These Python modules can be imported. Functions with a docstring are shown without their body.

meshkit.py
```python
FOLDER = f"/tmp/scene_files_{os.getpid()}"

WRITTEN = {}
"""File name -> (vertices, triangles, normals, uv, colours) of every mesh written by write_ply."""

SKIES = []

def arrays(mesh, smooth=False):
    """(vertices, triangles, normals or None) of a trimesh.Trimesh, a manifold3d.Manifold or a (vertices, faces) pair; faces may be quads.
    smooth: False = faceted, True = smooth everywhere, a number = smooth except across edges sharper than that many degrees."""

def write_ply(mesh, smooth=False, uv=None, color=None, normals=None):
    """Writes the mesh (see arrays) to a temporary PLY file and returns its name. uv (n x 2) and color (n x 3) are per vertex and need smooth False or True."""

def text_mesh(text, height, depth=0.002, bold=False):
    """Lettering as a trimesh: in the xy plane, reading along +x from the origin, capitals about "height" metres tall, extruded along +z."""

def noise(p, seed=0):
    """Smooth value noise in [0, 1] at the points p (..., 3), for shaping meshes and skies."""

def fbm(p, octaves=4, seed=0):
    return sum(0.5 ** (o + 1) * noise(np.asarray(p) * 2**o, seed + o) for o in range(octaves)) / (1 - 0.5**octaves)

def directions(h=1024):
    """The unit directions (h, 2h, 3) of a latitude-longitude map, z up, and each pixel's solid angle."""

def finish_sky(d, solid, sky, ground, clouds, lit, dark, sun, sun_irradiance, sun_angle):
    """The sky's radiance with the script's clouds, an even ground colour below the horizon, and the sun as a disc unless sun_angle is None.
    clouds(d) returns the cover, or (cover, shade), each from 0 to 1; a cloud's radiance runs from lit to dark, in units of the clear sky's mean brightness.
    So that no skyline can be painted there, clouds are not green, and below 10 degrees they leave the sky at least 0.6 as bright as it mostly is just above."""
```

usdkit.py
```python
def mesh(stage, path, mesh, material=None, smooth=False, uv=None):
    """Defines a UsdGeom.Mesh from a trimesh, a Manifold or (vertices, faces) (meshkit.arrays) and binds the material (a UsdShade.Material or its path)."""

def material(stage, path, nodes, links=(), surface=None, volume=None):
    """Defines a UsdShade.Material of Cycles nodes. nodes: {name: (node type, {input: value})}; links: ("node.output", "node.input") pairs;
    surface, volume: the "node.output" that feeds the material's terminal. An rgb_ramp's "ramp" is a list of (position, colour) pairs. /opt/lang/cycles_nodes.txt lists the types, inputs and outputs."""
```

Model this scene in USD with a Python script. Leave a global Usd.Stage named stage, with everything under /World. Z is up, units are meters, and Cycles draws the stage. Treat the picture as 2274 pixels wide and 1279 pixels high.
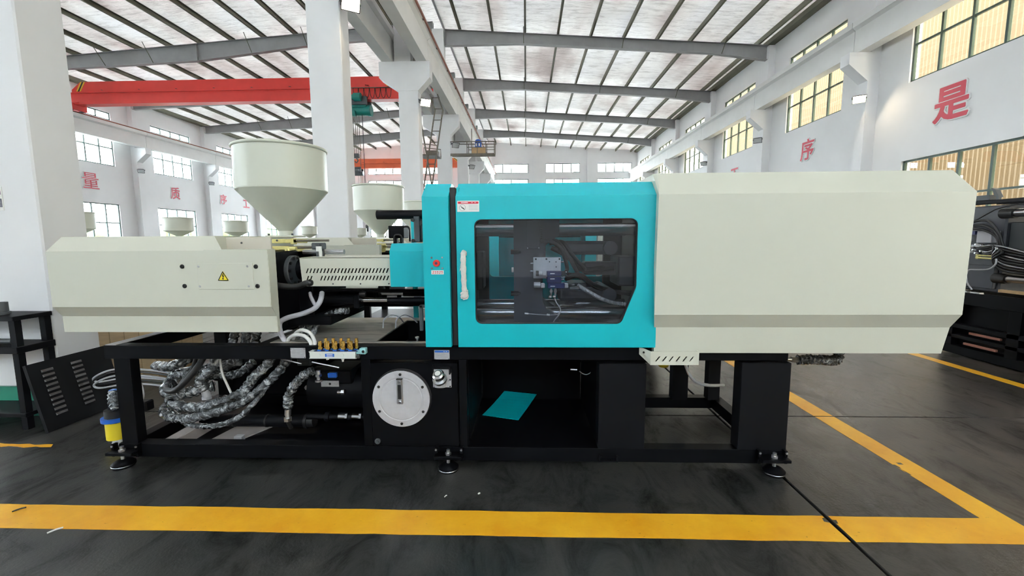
import math, random
import numpy as np
import trimesh
import usdkit, meshkit
from pxr import Gf, Sdf, Usd, UsdGeom, UsdLux
from shapely.geometry import Polygon, Point, box as sbox
from shapely import affinity, union_all

stage = Usd.Stage.CreateInMemory()
UsdGeom.SetStageUpAxis(stage, UsdGeom.Tokens.z)
UsdGeom.SetStageMetersPerUnit(stage, 1.0)
UsdGeom.Xform.Define(stage, '/World')
UsdGeom.Scope.Define(stage, '/World/Looks')

# ---------------------------------------------------------------- camera, sky, exposure
EXPOSURE = 0.12
cam = UsdGeom.Camera.Define(stage, '/World/camera')
cam.CreateHorizontalApertureAttr(36.0)
cam.CreateVerticalApertureAttr(36.0 * 1279 / 2274)
cam.CreateFocalLengthAttr(36.0 * 962.8 / 2274)
cam.CreateFStopAttr(0.0)
cam.CreateClippingRangeAttr((0.05, 2000.0))
cam.CreateExposureAttr(EXPOSURE)
yaw, pitch, roll = 0.033552, 0.111731, -0.006189
fw = np.array([-math.sin(yaw) * math.cos(pitch), math.cos(yaw) * math.cos(pitch), -math.sin(pitch)])
rt = np.array([math.cos(yaw), math.sin(yaw), 0.0])
up = np.cross(rt, fw)
cr, sr = math.cos(roll), math.sin(roll)
rt, up = cr * rt + sr * up, -sr * rt + cr * up
cam_m = Gf.Matrix4d(*[float(v) for v in (*rt, 0, *up, 0, *(-fw), 0, 0, 0, 1.4, 1)])
cam.AddTransformOp().Set(cam_m)

dome = UsdLux.DomeLight.Define(stage, '/World/sky')
dome.CreateColorAttr(Gf.Vec3f(0.90, 0.95, 1.0))
dome.CreateIntensityAttr(7.2)

# ---------------------------------------------------------------- naming, tagging
taken, origin = {}, {'/World': np.zeros(3)}


def path_of(parent):
    return '/World' if parent is None else str(parent.GetPath())


def numbered(name, parent=None):
    key = (path_of(parent), name)
    n = taken.get(key, 0)
    taken[key] = n + 1
    return path_of(parent) + '/' + (name if n == 0 else f'{name}_{n:03d}')


def tag(p, label=None, cat=None, group=None, kind=None):
    for k, v in (('label', label), ('category', cat), ('group', group), ('kind', kind)):
        if v:
            p.SetCustomDataByKey(k, v)
    return p


def thing(name, label, cat, loc=(0, 0, 0), group=None, kind=None):
    path = numbered(name)
    x = UsdGeom.Xform.Define(stage, path)
    x.AddTranslateOp().Set(Gf.Vec3d(*map(float, loc)))
    origin[path] = np.array(loc, float)
    return tag(x.GetPrim(), label, cat, group, kind)


def structure(name):
    return thing(name, None, None, kind='structure')


def obj(name, mesh, mat, parent=None, label=None, cat=None, group=None, kind=None, smooth=False):
    """Mesh given in world coordinates -> one Mesh prim under its parent."""
    path = numbered(name, parent)
    o = origin[path_of(parent)]
    origin[path] = o
    if isinstance(mesh, (list, tuple)):
        mesh = trimesh.util.concatenate(list(mesh))
    mesh = mesh.copy()
    mesh.apply_translation(-o)
    usdkit.mesh(stage, path, mesh, '/World/Looks/' + mat, smooth=smooth)
    return tag(stage.GetPrimAtPath(path), label, cat, group, kind)


def dup(src, delta, label, group=None, cat=None, rotz=0):
    """Another instance of a thing, moved by delta from the first one."""
    base = str(src.GetPath()).split('/')[-1]
    while base[-4:-3] == '_' and base[-3:].isdigit():
        base = base[:-4]
    path = numbered(base)
    x = UsdGeom.Xform.Define(stage, path)
    o = origin[str(src.GetPath())] + np.array(delta, float)
    x.AddTranslateOp().Set(Gf.Vec3d(*map(float, o)))
    if rotz:
        x.AddRotateZOp().Set(float(rotz))
    x.GetPrim().GetReferences().AddInternalReference(src.GetPath())
    x.GetPrim().SetInstanceable(True)
    origin[path] = o
    was = src.GetCustomData()
    return tag(x.GetPrim(), label, cat or was.get('category'), group or was.get('group'))


# ---------------------------------------------------------------- mesh helpers
def T(v, f):
    return trimesh.Trimesh(np.asarray(v, float), np.asarray(f, int), process=False)


def box(x0, x1, y0, y1, z0, z1, b=0.0):
    x0, x1, y0, y1, z0, z1 = min(x0, x1), max(x0, x1), min(y0, y1), max(y0, y1), min(z0, z1), max(z0, z1)
    if b <= 0:
        m = trimesh.creation.box((x1 - x0, y1 - y0, z1 - z0))
        m.apply_translation(((x0 + x1) / 2, (y0 + y1) / 2, (z0 + z1) / 2))
        return m
    b = min(b, (x1 - x0) / 2.2, (y1 - y0) / 2.2, (z1 - z0) / 2.2)
    pts = []
    for x, sx in ((x0, 1), (x1, -1)):
        for y, sy in ((y0, 1), (y1, -1)):
            for z, sz in ((z0, 1), (z1, -1)):
                pts += [(x, y + sy * b, z + sz * b), (x + sx * b, y, z + sz * b), (x + sx * b, y + sy * b, z)]
    return trimesh.convex.convex_hull(np.array(pts))


def J(*ms):
    flat = []
    for m in ms:
        flat += m if isinstance(m, (list, tuple)) else [m]
    return trimesh.util.concatenate(flat)


def prism(poly, axis, a, b):
    """Extrude a polygon. axis 'x': polygon in (y,z); 'y': polygon in (x,z); 'z': polygon in (x,y)."""
    if not hasattr(poly, 'exterior') and not hasattr(poly, 'geoms'):
        poly = Polygon(poly)
    out = []
    for g in getattr(poly, 'geoms', [poly]):
        m = trimesh.creation.extrude_polygon(g, abs(b - a), engine='earcut')
        v = np.array(m.vertices)
        f = np.array(m.faces)
        w = v[:, 2] + min(a, b)
        if axis == 'x':
            v = np.stack([w, v[:, 0], v[:, 1]], 1)
        elif axis == 'y':
            v = np.stack([v[:, 0], w, v[:, 1]], 1)
            f = f[:, ::-1]
        else:
            v = np.stack([v[:, 0], v[:, 1], w], 1)
        out.append(T(v, f))
    return J(*out)


def hull(*pts):
    return trimesh.convex.convex_hull(np.array(pts, float))


def frames(p):
    t = np.gradient(p, axis=0)
    t /= np.linalg.norm(t, axis=1, keepdims=True) + 1e-12
    n = np.cross(t[0], [0, 0, 1.0])
    if np.linalg.norm(n) < 1e-3:
        n = np.cross(t[0], [1.0, 0, 0])
    n /= np.linalg.norm(n)
    N = []
    for k in range(len(p)):
        n = n - t[k] * (n @ t[k])
        n /= np.linalg.norm(n) + 1e-12
        N.append(n.copy())
    N = np.array(N)
    return t, N, np.cross(t, N)


def sweep(p, r, n=10, caps=True):
    p = np.asarray(p, float)
    t, N, B = frames(p)
    r = np.broadcast_to(np.asarray(r, float), (len(p), n) if np.ndim(r) == 2 else (len(p),))
    if r.ndim == 1:
        r = np.repeat(r[:, None], n, 1)
    a = np.arange(n) * 2 * math.pi / n
    v = p[:, None] + r[:, :, None] * (np.cos(a)[None, :, None] * N[:, None] + np.sin(a)[None, :, None] * B[:, None])
    m = len(p)
    i, j = np.meshgrid(np.arange(m - 1), np.arange(n), indexing='ij')
    A, Bq, C, D = i * n + j, i * n + (j + 1) % n, (i + 1) * n + (j + 1) % n, (i + 1) * n + j
    f = [np.stack([A, Bq, C], -1).reshape(-1, 3), np.stack([A, C, D], -1).reshape(-1, 3)]
    V = v.reshape(-1, 3)
    if caps:
        V = np.vstack([V, p[0], p[-1]])
        k = np.arange(n)
        f.append(np.stack([np.full(n, m * n), (k + 1) % n, k], 1))
        f.append(np.stack([np.full(n, m * n + 1), (m - 1) * n + k, (m - 1) * n + (k + 1) % n], 1))
    return T(V, np.vstack(f))


def spline(pts, per=8):
    p = np.asarray(pts, float)
    if len(p) < 3:
        return np.linspace(p[0], p[-1], per + 1)
    q = np.vstack([2 * p[0] - p[1], p, 2 * p[-1] - p[-2]])
    out = []
    for i in range(1, len(q) - 2):
        for s in np.arange(per) / per:
            a, b, c, d = q[i - 1], q[i], q[i + 1], q[i + 2]
            out.append(0.5 * (2 * b + (c - a) * s + (2 * a - 5 * b + 4 * c - d) * s * s + (3 * b - a - 3 * c + d) * s ** 3))
    return np.array(out + [p[-1]])


def hose(pts, r, n=10, per=8):
    return sweep(spline(pts, per), r, n)


def wrapped(pts, r, seed, n=14, per=14):
    """A hose in crumpled plastic film."""
    p = spline(pts, per)
    rng = np.random.default_rng(seed)
    R = r * (1 + 0.22 * (rng.random((len(p), n)) - 0.5) + 0.16 * (rng.random((1, n)) - 0.5) + 0.10 * np.sin(np.arange(len(p)) * 1.3 + seed)[:, None])
    return sweep(p, R, n)


def cyl(p, q, r, n=24, r2=None):
    return sweep(np.array([p, q], float), np.array([r, r if r2 is None else r2], float), n)


def lathe(prof, c, axis='z', n=40, closed=True):
    """Revolve (radius, height) pairs about an axis through c."""
    prof = np.array(prof, float)
    m = len(prof)
    a = np.arange(n) * 2 * math.pi / n
    R, H = prof[:, 0], prof[:, 1]
    v = np.stack([R[:, None] * np.cos(a), R[:, None] * np.sin(a), np.repeat(H[:, None], n, 1)], -1).reshape(-1, 3)
    i, j = np.meshgrid(np.arange(m - 1), np.arange(n), indexing='ij')
    A, B, C, D = i * n + j, i * n + (j + 1) % n, (i + 1) * n + (j + 1) % n, (i + 1) * n + j
    f = np.vstack([np.stack([A, B, C], -1).reshape(-1, 3), np.stack([A, C, D], -1).reshape(-1, 3)])
    if axis == 'y':      # height runs towards -y (towards the viewer)
        v = np.stack([v[:, 0], -v[:, 2], v[:, 1]], 1)
    elif axis == 'x':
        v = np.stack([v[:, 2], v[:, 0], v[:, 1]], 1)
    m_ = T(v + np.array(c, float), f)
    m_.merge_vertices()
    m_.update_faces(m_.nondegenerate_faces())
    return m_


def disc(c, r, h, axis='y', n=24, b=0.0):
    """A short round: from c out by h."""
    b = b or h * 0.2
    return lathe([(0, 0), (r, 0), (r, h - b), (r - b, h), (0, h)], c, axis, n)


def bolt(c, r=0.006, h=0.005, axis='y'):
    return lathe([(r, 0), (r, h), (0, h)], c, axis, 6)


def loft(rings):
    """Skin equal rings of points and cap the ends."""
    r = np.array(rings, float)
    m, n = r.shape[:2]
    i, j = np.meshgrid(np.arange(m - 1), np.arange(n), indexing='ij')
    A, B, C, D = i * n + j, i * n + (j + 1) % n, (i + 1) * n + (j + 1) % n, (i + 1) * n + j
    f = [np.stack([A, B, C], -1).reshape(-1, 3), np.stack([A, C, D], -1).reshape(-1, 3)]
    k = np.arange(1, n - 1)
    f.append(np.stack([0 * k, k + 1, k], 1))
    f.append((m - 1) * n + np.stack([0 * k, k, k + 1], 1))
    t = T(r.reshape(-1, 3), np.vstack(f))
    t.fix_normals()
    return t


def rounded(poly, r):
    return poly.buffer(-r).buffer(r, quad_segs=8)


# ---------------------------------------------------------------- materials
def mat(name, c, rough=0.5, metal=0.0, var=0.0, vscale=2.0, bump=0.0, bscale=30.0, stretch=(1, 1, 1), rvar=0.0, detail=3.0, **kw):
    nodes = {'p': ('principled_bsdf', {'base_color': c, 'roughness': rough, 'metallic': metal, **kw})}
    links = []
    if var or bump or rvar:
        nodes['g'] = ('geometry', {})
        nodes['m'] = ('mapping', {'scale': stretch})
        links.append(('g.position', 'm.vector'))
    if var or rvar:
        nodes['n'] = ('noise_texture', {'scale': vscale, 'detail': detail, 'roughness': 0.6})
        links.append(('m.vector', 'n.vector'))
    if var:
        lo, hi = [max(0, x * (1 - var)) for x in c], [min(1, x * (1 + var)) for x in c]
        nodes['r'] = ('rgb_ramp', {'ramp': [(0.3, lo), (0.7, hi)]})
        links += [('n.fac', 'r.fac'), ('r.color', 'p.base_color')]
    if rvar:
        nodes['q'] = ('map_range', {'from_min': 0.3, 'from_max': 0.7, 'to_min': max(0.02, rough - rvar), 'to_max': rough + rvar, 'clamp': True})
        links += [('n.fac', 'q.value'), ('q.result', 'p.roughness')]
    if bump:
        nodes['b'] = ('noise_texture', {'scale': bscale, 'detail': 4.0})
        nodes['bb'] = ('bump', {'strength': bump, 'distance': 0.01})
        links += [('m.vector', 'b.vector'), ('b.fac', 'bb.height'), ('bb.normal', 'p.normal')]
    usdkit.material(stage, '/World/Looks/' + name, nodes, links, surface='p.BSDF')


def emit(name, c, s):
    usdkit.material(stage, '/World/Looks/' + name, {'e': ('emission', {'color': c, 'strength': s})}, surface='e.emission')


mat('wall_paint', (0.895, 0.898, 0.915), 0.7, var=0.03, vscale=0.6)
mat('column_paint', (0.78, 0.78, 0.795), 0.65, var=0.04, vscale=1.2)
mat('girder_paint', (0.84, 0.84, 0.83), 0.6, var=0.04, vscale=1.0)
mat('green_dado', (0.02, 0.23, 0.15), 0.45, var=0.1)
mat('cream_enamel', (0.575, 0.58, 0.50), 0.38, var=0.02, vscale=1.5, bump=0.02, bscale=180)
mat('hopper_enamel', (0.60, 0.615, 0.53), 0.33, var=0.02)
mat('teal_enamel', (0.0, 0.43, 0.50), 0.36, var=0.05, vscale=2.5, bump=0.03, bscale=160)
mat('black_enamel', (0.003, 0.0034, 0.0048), 0.42, var=0.2, vscale=4, bump=0.03, bscale=120, specular_ior_level=0.10)
mat('black_plate', (0.0045, 0.005, 0.007), 0.48, var=0.15, vscale=5, specular_ior_level=0.14)
mat('dark_grey', (0.07, 0.078, 0.085), 0.5, var=0.1)
mat('platen_grey', (0.05, 0.053, 0.065), 0.42, var=0.15, vscale=6)
mat('louvre_edge', (0.022, 0.023, 0.026), 0.4)
mat('rubber', (0.012, 0.012, 0.013), 0.45)
mat('chrome', (0.72, 0.73, 0.75), 0.16, 1.0)
mat('tie_bar_steel', (0.34, 0.35, 0.37), 0.22, 1.0)
mat('bright_steel', (0.62, 0.63, 0.65), 0.32, 1.0)
mat('cast_alloy', (0.60, 0.60, 0.64), 0.42, 0.35, var=0.05, vscale=20)
mat('deck_steel', (0.40, 0.37, 0.33), 0.36, 0.4, var=0.16, vscale=5, stretch=(1, 5, 1), rvar=0.08)
mat('bare_and_lit_rail', (0.48, 0.44, 0.43), 0.5, 0.2, var=0.1)  # bare metal tone, also paints the lit top of the end rail
mat('grey_hose', (0.47, 0.47, 0.52), 0.45, var=0.05)
mat('white_hose', (0.70, 0.69, 0.67), 0.4)
mat('brass', (0.78, 0.52, 0.14), 0.25, 1.0)
mat('blue_plastic', (0.02, 0.13, 0.55), 0.35)
mat('deep_blue', (0.012, 0.02, 0.10), 0.4)
mat('yellow_plastic', (0.85, 0.66, 0.03), 0.4)
mat('sign_yellow', (0.82, 0.66, 0.02), 0.4)
mat('ink_black', (0.012, 0.012, 0.012), 0.5)
mat('red_button', (0.72, 0.035, 0.03), 0.35)
mat('ink_red', (0.62, 0.03, 0.06), 0.5)
mat('label_white', (0.78, 0.78, 0.76), 0.4)
mat('label_silver', (0.55, 0.55, 0.57), 0.35, 0.5, var=0.15, vscale=120, stretch=(0.3, 1, 1))
mat('label_grey_print', (0.42, 0.42, 0.45), 0.5)
mat('pale_teal_plastic', (0.30, 0.58, 0.60), 0.35)
mat('off_white_block', (0.66, 0.70, 0.67), 0.35, var=0.03)
mat('chromate_yellow', (0.74, 0.66, 0.27), 0.35, 0.15, var=0.10, vscale=40)
mat('motor_tan', (0.60, 0.56, 0.48), 0.45, var=0.02)
mat('paper_wrap', (0.70, 0.67, 0.64), 0.6, var=0.12, vscale=35, bump=0.5, bscale=60)
mat('white_scrap', (0.75, 0.75, 0.74), 0.6)
mat('rafter_grey', (0.27, 0.27, 0.275), 0.5, var=0.08)
mat('rafter_flange', (0.34, 0.34, 0.345), 0.5, var=0.06)
mat('purlin_olive', (0.125, 0.125, 0.085), 0.6, var=0.12, vscale=1.5)
mat('crane_red', (0.72, 0.05, 0.04), 0.42, var=0.06, vscale=1.5)
mat('crane_orange', (0.72, 0.13, 0.045), 0.45, var=0.08, vscale=1.5)
mat('stripe_black', (0.02, 0.02, 0.02), 0.5)
mat('stripe_yellow', (0.75, 0.45, 0.03), 0.5)
mat('hoist_green', (0.01, 0.20, 0.17), 0.4, var=0.1)
mat('rail_rust', (0.30, 0.12, 0.085), 0.6, var=0.2, vscale=3)
mat('ladder_steel', (0.13, 0.115, 0.09), 0.55, var=0.2, vscale=6)
mat('wood_box', (0.50, 0.33, 0.17), 0.6, var=0.12, vscale=8)
mat('motor_blue', (0.015, 0.09, 0.45), 0.35)
mat('lamp_case', (0.07, 0.075, 0.08), 0.45, 0.3)
mat('lamp_glass_off', (0.62, 0.64, 0.66), 0.15)
emit('lamp_lit', (1.0, 0.80, 0.52), 80.0)
mat('window_frame', (0.06, 0.10, 0.085), 0.4)
mat('window_frame_light', (0.07, 0.11, 0.10), 0.4)
mat('cladding_tan', (0.066, 0.047, 0.024), 0.5, var=0.06, vscale=2, stretch=(1, 6, 0.2))
mat('foliage', (0.055, 0.085, 0.012), 0.7, var=0.5, vscale=3)
mat('outside_ground', (0.58, 0.58, 0.55), 0.9, var=0.2, vscale=0.3)
mat('crate_wood', (0.36, 0.25, 0.13), 0.65, var=0.15, vscale=6, stretch=(1, 1, 8))
mat('wall_red', (0.62, 0.06, 0.10), 0.5)
mat('foam_white', (0.82, 0.82, 0.83), 0.6)
mat('joint_dark', (0.010, 0.010, 0.010), 0.9)
mat('poster_print', (0.16, 0.15, 0.19), 0.5, var=0.4, vscale=60)
mat('poster_pink', (0.45, 0.28, 0.40), 0.5)

# window glass: mostly clear, with the sheen of a pane
def pane_mat(name, tint, sheen=0.035, rough=0.0):
    usdkit.material(stage, '/World/Looks/' + name, {
        't': ('transparent_bsdf', {'color': tint}), 'g': ('glossy_bsdf', {'color': (1, 1, 1), 'roughness': rough}),
        'w': ('layer_weight', {'blend': 0.5}), 'k': ('math', {'math_type': 'power', 'value2': 5.0}),
        'u': ('math', {'math_type': 'multiply_add', 'value2': 0.6, 'value3': sheen}), 'x': ('mix_closure', {})},
        [('w.facing', 'k.value1'), ('k.value', 'u.value1'), ('u.value', 'x.fac'), ('t.BSDF', 'x.closure1'), ('g.BSDF', 'x.closure2')], surface='x.closure')
pane_mat('window_glass', (0.92, 0.95, 0.95))
pane_mat('amber_glass', (0.86, 0.80, 0.68), 0.03)
pane_mat('acrylic', (0.84, 0.86, 0.89), 0.045, 0.03)

# foil-faced insulation: silvery, wrinkled across the sheet, its translucency added so sky light fills the hall
def foil(name, through):
  usdkit.material(stage, '/World/Looks/' + name, {
    'g': ('geometry', {}), 'm': ('mapping', {'scale': (0.8, 4.0, 1.0)}), 'm2': ('mapping', {'scale': (0.7, 0.25, 1.0)}),
    'n': ('noise_texture', {'scale': 1.5, 'detail': 6.0, 'roughness': 0.7, 'distortion': 0.6}), 'v': ('voronoi_texture', {'scale': 5.0}),
    'n2': ('noise_texture', {'scale': 0.8, 'detail': 3.0}),
    'r': ('rgb_ramp', {'ramp': [(0.32, (0.60, 0.55, 0.53)), (0.52, (0.88, 0.87, 0.85)), (0.72, (0.93, 0.93, 0.93))]}),
    'r2': ('rgb_ramp', {'ramp': [(0.32, (0.55, 0.54, 0.53)), (0.52, (1, 1, 1))]}), 'x': ('mix', {'mix_type': 'multiply', 'fac': 0.8}),
    'a': ('math', {'math_type': 'multiply', 'value2': 0.35}), 's': ('math', {'math_type': 'add'}),
    'b': ('bump', {'strength': 1.0, 'distance': 0.12}),
    'p': ('principled_bsdf', {'metallic': 0.45, 'roughness': 0.34}), 'l': ('translucent_bsdf', {}), 'z': ('mix_closure', {'fac': through})},
    [('p.BSDF', 'z.closure1'), ('l.BSDF', 'z.closure2'), ('x.color', 'l.color'), ('g.position', 'm.vector'), ('g.position', 'm2.vector'), ('m.vector', 'n.vector'), ('m.vector', 'v.vector'), ('m2.vector', 'n2.vector'),
     ('n2.fac', 'r.fac'), ('n.fac', 'r2.fac'), ('r.color', 'x.color1'), ('r2.color', 'x.color2'), ('x.color', 'p.base_color'), ('v.distance', 'a.value1'), ('n.fac', 's.value1'), ('a.value', 's.value2'),
     ('s.value', 'b.height'), ('b.normal', 'p.normal')], surface='z.closure')


foil('roof_foil', 0.19)
foil('roof_foil_left', 0.205)  # left bay passes more sky light, added to brighten its wall

# sealed dark concrete, browner and lighter towards the right
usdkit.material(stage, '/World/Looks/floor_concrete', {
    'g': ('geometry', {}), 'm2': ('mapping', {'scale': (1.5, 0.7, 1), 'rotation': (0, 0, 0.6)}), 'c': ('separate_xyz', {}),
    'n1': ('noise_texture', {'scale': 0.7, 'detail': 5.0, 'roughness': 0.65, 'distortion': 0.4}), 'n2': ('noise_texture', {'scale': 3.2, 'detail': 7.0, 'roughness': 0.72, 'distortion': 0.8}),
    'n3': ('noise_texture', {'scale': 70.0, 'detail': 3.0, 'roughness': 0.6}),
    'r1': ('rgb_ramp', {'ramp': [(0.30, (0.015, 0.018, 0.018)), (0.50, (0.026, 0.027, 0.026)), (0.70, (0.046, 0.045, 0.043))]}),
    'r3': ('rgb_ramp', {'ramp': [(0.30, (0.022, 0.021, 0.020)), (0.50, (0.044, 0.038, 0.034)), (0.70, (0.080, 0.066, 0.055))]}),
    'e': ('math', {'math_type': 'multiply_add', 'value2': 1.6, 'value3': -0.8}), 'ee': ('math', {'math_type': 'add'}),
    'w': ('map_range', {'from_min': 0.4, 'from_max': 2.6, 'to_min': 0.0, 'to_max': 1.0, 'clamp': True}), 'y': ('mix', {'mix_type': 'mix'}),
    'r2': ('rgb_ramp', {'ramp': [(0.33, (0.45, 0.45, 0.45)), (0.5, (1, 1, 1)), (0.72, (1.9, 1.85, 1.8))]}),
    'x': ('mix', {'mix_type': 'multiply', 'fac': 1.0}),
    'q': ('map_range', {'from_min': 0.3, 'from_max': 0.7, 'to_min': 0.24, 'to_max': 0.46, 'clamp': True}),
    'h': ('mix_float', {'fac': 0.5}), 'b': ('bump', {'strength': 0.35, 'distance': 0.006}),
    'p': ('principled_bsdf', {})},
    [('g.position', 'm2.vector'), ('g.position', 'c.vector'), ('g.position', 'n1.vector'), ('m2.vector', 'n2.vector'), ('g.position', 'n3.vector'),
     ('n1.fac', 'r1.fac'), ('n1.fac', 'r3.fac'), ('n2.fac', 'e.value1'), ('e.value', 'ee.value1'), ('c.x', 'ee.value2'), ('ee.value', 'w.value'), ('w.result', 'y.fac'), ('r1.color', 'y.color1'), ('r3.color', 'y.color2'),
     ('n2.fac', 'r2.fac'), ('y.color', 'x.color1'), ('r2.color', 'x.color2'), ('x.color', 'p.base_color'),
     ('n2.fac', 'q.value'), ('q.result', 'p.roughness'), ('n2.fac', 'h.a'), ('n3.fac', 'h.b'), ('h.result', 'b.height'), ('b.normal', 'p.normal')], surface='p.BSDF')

# worn line paint
usdkit.material(stage, '/World/Looks/line_paint', {
    'g': ('geometry', {}), 'm2': ('mapping', {'scale': (1.5, 4.0, 1), 'rotation': (0, 0, 0.4)}),
    'n1': ('noise_texture', {'scale': 3.0, 'detail': 5.0, 'roughness': 0.65}), 'n2': ('noise_texture', {'scale': 16.0, 'detail': 6.0, 'roughness': 0.75}),
    'r1': ('rgb_ramp', {'ramp': [(0.35, (0.74, 0.33, 0.008)), (0.65, (0.86, 0.46, 0.02))]}),
    'r2': ('rgb_ramp', {'ramp': [(0.30, (0.10, 0.07, 0.03)), (0.36, (1, 1, 1)), (1.0, (1, 1, 1))]}),
    'x': ('mix', {'mix_type': 'multiply', 'fac': 0.8}), 'b': ('bump', {'strength': 0.2, 'distance': 0.004}),
    'p': ('principled_bsdf', {'roughness': 0.42})},
    [('g.position', 'm2.vector'), ('g.position', 'n1.vector'), ('m2.vector', 'n2.vector'), ('n1.fac', 'r1.fac'), ('n2.fac', 'r2.fac'),
     ('r1.color', 'x.color1'), ('r2.color', 'x.color2'), ('x.color', 'p.base_color'), ('n2.fac', 'b.height'), ('b.normal', 'p.normal')], surface='p.BSDF')

# crumpled film round the hoses, its white glints put into the colour
usdkit.material(stage, '/World/Looks/film_wrap', {
    'g': ('geometry', {}), 'n1': ('noise_texture', {'scale': 15.0, 'detail': 5.0, 'roughness': 0.62, 'distortion': 2.0}), 'n2': ('noise_texture', {'scale': 32.0, 'detail': 4.0, 'distortion': 1.5}),
    'r1': ('rgb_ramp', {'ramp': [(0.34, (0.012, 0.014, 0.016)), (0.5, (0.10, 0.11, 0.12)), (0.66, (0.60, 0.63, 0.66))]}),
    'b': ('bump', {'strength': 1.0, 'distance': 0.012}), 'p': ('principled_bsdf', {'roughness': 0.10, 'metallic': 0.3, 'coat_weight': 0.6})},
    [('g.position', 'n1.vector'), ('g.position', 'n2.vector'), ('n1.fac', 'r1.fac'), ('r1.color', 'p.base_color'), ('n2.fac', 'b.height'), ('b.normal', 'p.normal')], surface='p.BSDF')
# ================================================================ the hall
XL, XR, YB, Y0 = -24.2, 11.0, 44.5, -11.0
GRID = [round(2.77 + 6 * k, 2) for k in range(-2, 7)]          # column lines along the hall: -9.23 ... 38.77
SEAT = 7.1
roof_r = lambda x: 10.85 - 0.0672 * (x + 3.72)
roof_l = lambda x: 11.20 + 0.0655 * (x + 4.0)

# ---- floor: cast slabs with open joints
fl = structure('floor')
obj('joint_bed', box(-26, 13, Y0, YB + 0.3, -0.06, -0.02), 'joint_dark', fl)
xs = [-24.6] + [1.506 + 6 * k for k in range(-4, 2)] + [11.4]
ys = [Y0] + [3.357 + 6 * k for k in range(-2, 7)] + [YB + 0.3]
for i in range(len(xs) - 1):
    for j in range(len(ys) - 1):
        g = 0.007
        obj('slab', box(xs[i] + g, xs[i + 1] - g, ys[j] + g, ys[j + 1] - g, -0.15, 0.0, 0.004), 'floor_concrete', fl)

# ---- windows
def window_meshes(w, z0, z1, transom, n=4):
    fr, pn, m = [], [], 0.03
    fr += [box(-0.04, 0.04, -w, w, z0, z0 + 0.05), box(-0.04, 0.04, -w, w, z1 - 0.05, z1), box(-0.04, 0.04, -w, -w + 0.05, z0, z1), box(-0.04, 0.04, w - 0.05, w, z0, z1)]
    ee = np.linspace(-w, w, n + 1)
    zz = [z0] + ([transom] if transom else []) + [z1]
    mull = [box(-0.035, 0.035, e - m, e + m, z0 + 0.05, z1 - 0.05) for e in ee[1:-1]]
    tr = [box(-0.03, 0.03, -w + 0.05, w - 0.05, t - 0.025, t + 0.025) for t in zz[1:-1]]
    for a, b in zip(ee[:-1], ee[1:]):
        for c, d in zip(zz[:-1], zz[1:]):
            pn.append(box(-0.004, 0.004, a + 0.02, b - 0.02, c + 0.02, d - 0.02))
    return fr, mull, tr, pn


win_no = [0]
protos = {}


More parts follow.
